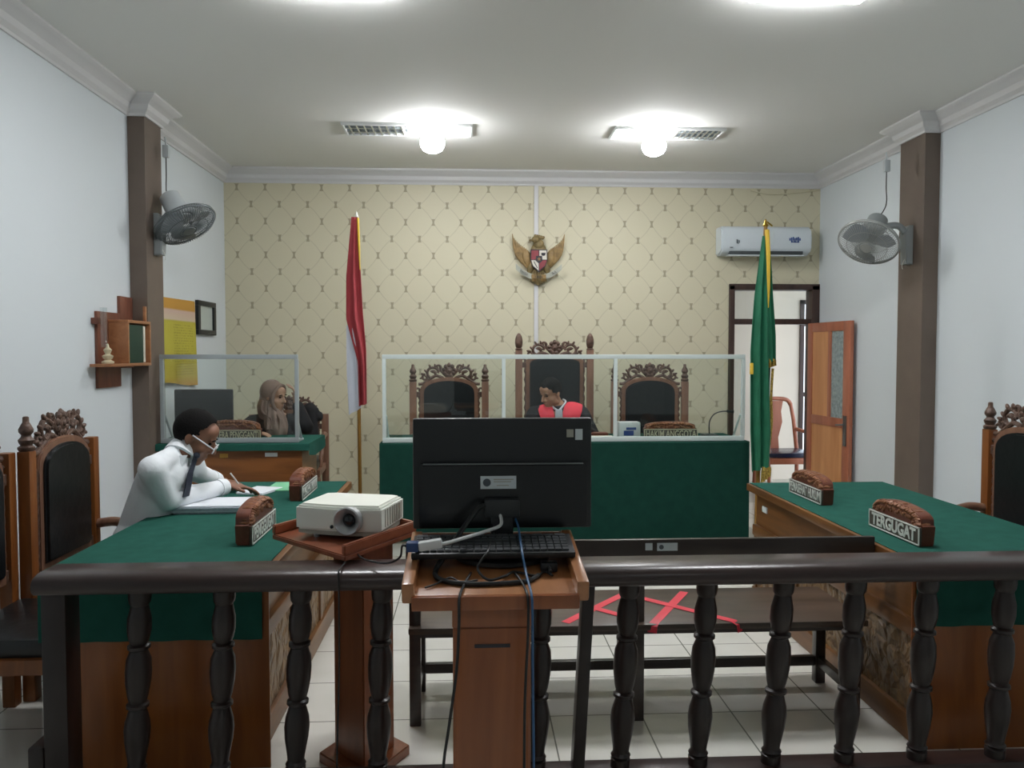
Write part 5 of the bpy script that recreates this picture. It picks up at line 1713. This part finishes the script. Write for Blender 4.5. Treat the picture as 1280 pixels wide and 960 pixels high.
# ---------- clerk in a headscarf
wc = V((-1.615, 6.62, 1.215))
wfw, wu = V((.90, -.36, -.16)), V((.10, -.04, .98))
P, R, hp = head_prims(wc, wfw, wu, 0.98)
wn = V((-1.63, 6.64, 1.06)); wh = V((-1.63, 6.72, .64))
body = hp + [('c', P(0, -.02, -.06), .052, wn, .055), ('c', wn, .065, V((-1.63, 6.67, .95)), .11), ('c', V((-1.63, 6.67, .95)), .12, wh, .14)]
armsW = []
for s in (-1, 1):
    sh0 = V((-1.63 + s * .17, 6.67, .985))
    if s > 0:
        el = V((-1.37, 6.66, .96)); wr = V((-1.462, 6.72, 1.17)); hd = (-.15, .0, 1); hn = (1, .3, .1)
    else:
        el = V((-1.88, 6.56, .93)); wr = V((-1.72, 6.42, .935)); hd = (.9, -.4, -.06); hn = (0, 0, 1)
    armsW.append((sh0, el, wr))
    body += [('c', wn, .05, sh0, .052), ('c', sh0, .048, el, .040), ('c', el, .038, wr, .026)] + hand_prims(wr, hd, hn, 1, .92, .7 if s > 0 else .4)
    kn = V((-1.63 + s * .11, 6.62, .60)); an = V((-1.63 + s * .11, 6.62, .26))
    body += [('c', wh + V((s * .09, 0, -.01)), .075, kn, .056), ('c', kn, .052, an, .036), ('c', an + V((0, 0, -.05)), .034, an + V((0, -.10, -.06)), .03)]
wo_ = tuple(wh)
wom = organic('person', body, M['skin_w'], None, .007, 4, o=wo_)
tag(wom, 'woman in taupe headscarf and black jacket behind the clerk\'s desk', 'person')
jk = [('c', V((-1.63, 6.67, .97)), .115, wh, .165), ('e', V((-1.63, 6.67, .90)), (.18, .14, .15))]
for sh0, el, wr in armsW:
    jk += [('c', V((-1.63, 6.66, 1.03)), .06, sh0, .075), ('c', sh0, .076, el, .064), ('c', el, .062, el + (wr - el) * .78, .048)]
for s in (-1, 1):
    kn = V((-1.63 + s * .12, 6.62, .60)); an = V((-1.63 + s * .12, 6.62, .28))
    jk += [('c', wh + V((s * .09, 0, -.02)), .10, kn, .085), ('c', kn, .085, an, .08)]
organic('jacket', jk, M['robe'], wom, .010, 4, o=wo_)
def scarf(co):
    d = co - (wc - V(wo_))
    if d.z < -.06:          # hanging folds of the cloth
        a = math.atan2(d.y, d.x)
        k = min(1, (-.06 - d.z) / .06)
        f = .006 * k * math.sin(a * 11 + d.z * 14)
        return co + V((math.cos(a), math.sin(a), 0)) * f
    return co
hj = [('e', P(0, -.034, .034), (.094, .098, .104), R), ('c', P(0, -.045, -.02), .082, P(0, -.040, -.11), .088),
      ('c', P(0, -.01, -.125), .076, V((-1.605, 6.60, 1.02)), .088), ('c', V((-1.605, 6.60, 1.02)), .088, V((-1.585, 6.565, .945)), .092),
      ('c', P(0, -.06, -.09), .080, V((-1.68, 6.67, 1.03)), .075)]
organic('headscarf', hj, M['hijab'], wom, .007, 5, post=scarf, o=wo_)
rim = [(0, .050, .104), (.035, .052, .094), (.062, .046, .066), (.076, .040, .025), (.074, .038, -.03), (.060, .046, -.075), (.034, .064, -.112), (0, .076, -.126)]
rim = rim + [(-x, y, z) for x, y, z in rim[-2::-1]]
MB(wo_).tube(smooth_path([P(*p) for p in rim], 4), .0145, 8).build('scarf_edge', M['hijab'], wom)
for k, (x0, y0) in enumerate(((.080, -.02), (.086, -.05), (-.03, .045), (.04, .04))):
    MB(wo_).tube(smooth_path([P(x0, y0, -.04 if abs(x0) > .05 else -.125), P(x0 * 1.02, y0 + .01, -.12) + V((0, 0, -.01)), V((-1.60 + .035 * k - .05, 6.53 - .008 * k, 1.03)), V((-1.60 + .03 * k - .04, 6.485, .95))], 5), .011, 8).build('scarf_fold', M['hijab'], wom)
eyes(P, R, .98, wom, wo_)
rb_ = [('c', V((-1.53, 7.26, 1.02)), .035, V((-1.45, 7.25, 1.075)), .045), ('c', V((-1.45, 7.25, 1.075)), .05, V((-1.37, 7.25, .99)), .035), ('c', V((-1.45, 7.235, 1.05)), .06, V((-1.44, 7.23, .80)), .07), ('e', V((-1.50, 7.25, 1.07)), (.03, .03, .03)), ('e', V((-1.405, 7.25, 1.06)), (.03, .03, .025)), ('e', V((-1.36, 7.25, 1.0)), (.025, .03, .04))]
tag(organic('folded_robe', rb_, M['robe'], None, .009, 3, o=(-1.45, 7.25, .8)), 'black robe thrown over the chair back beside the woman', 'robe')
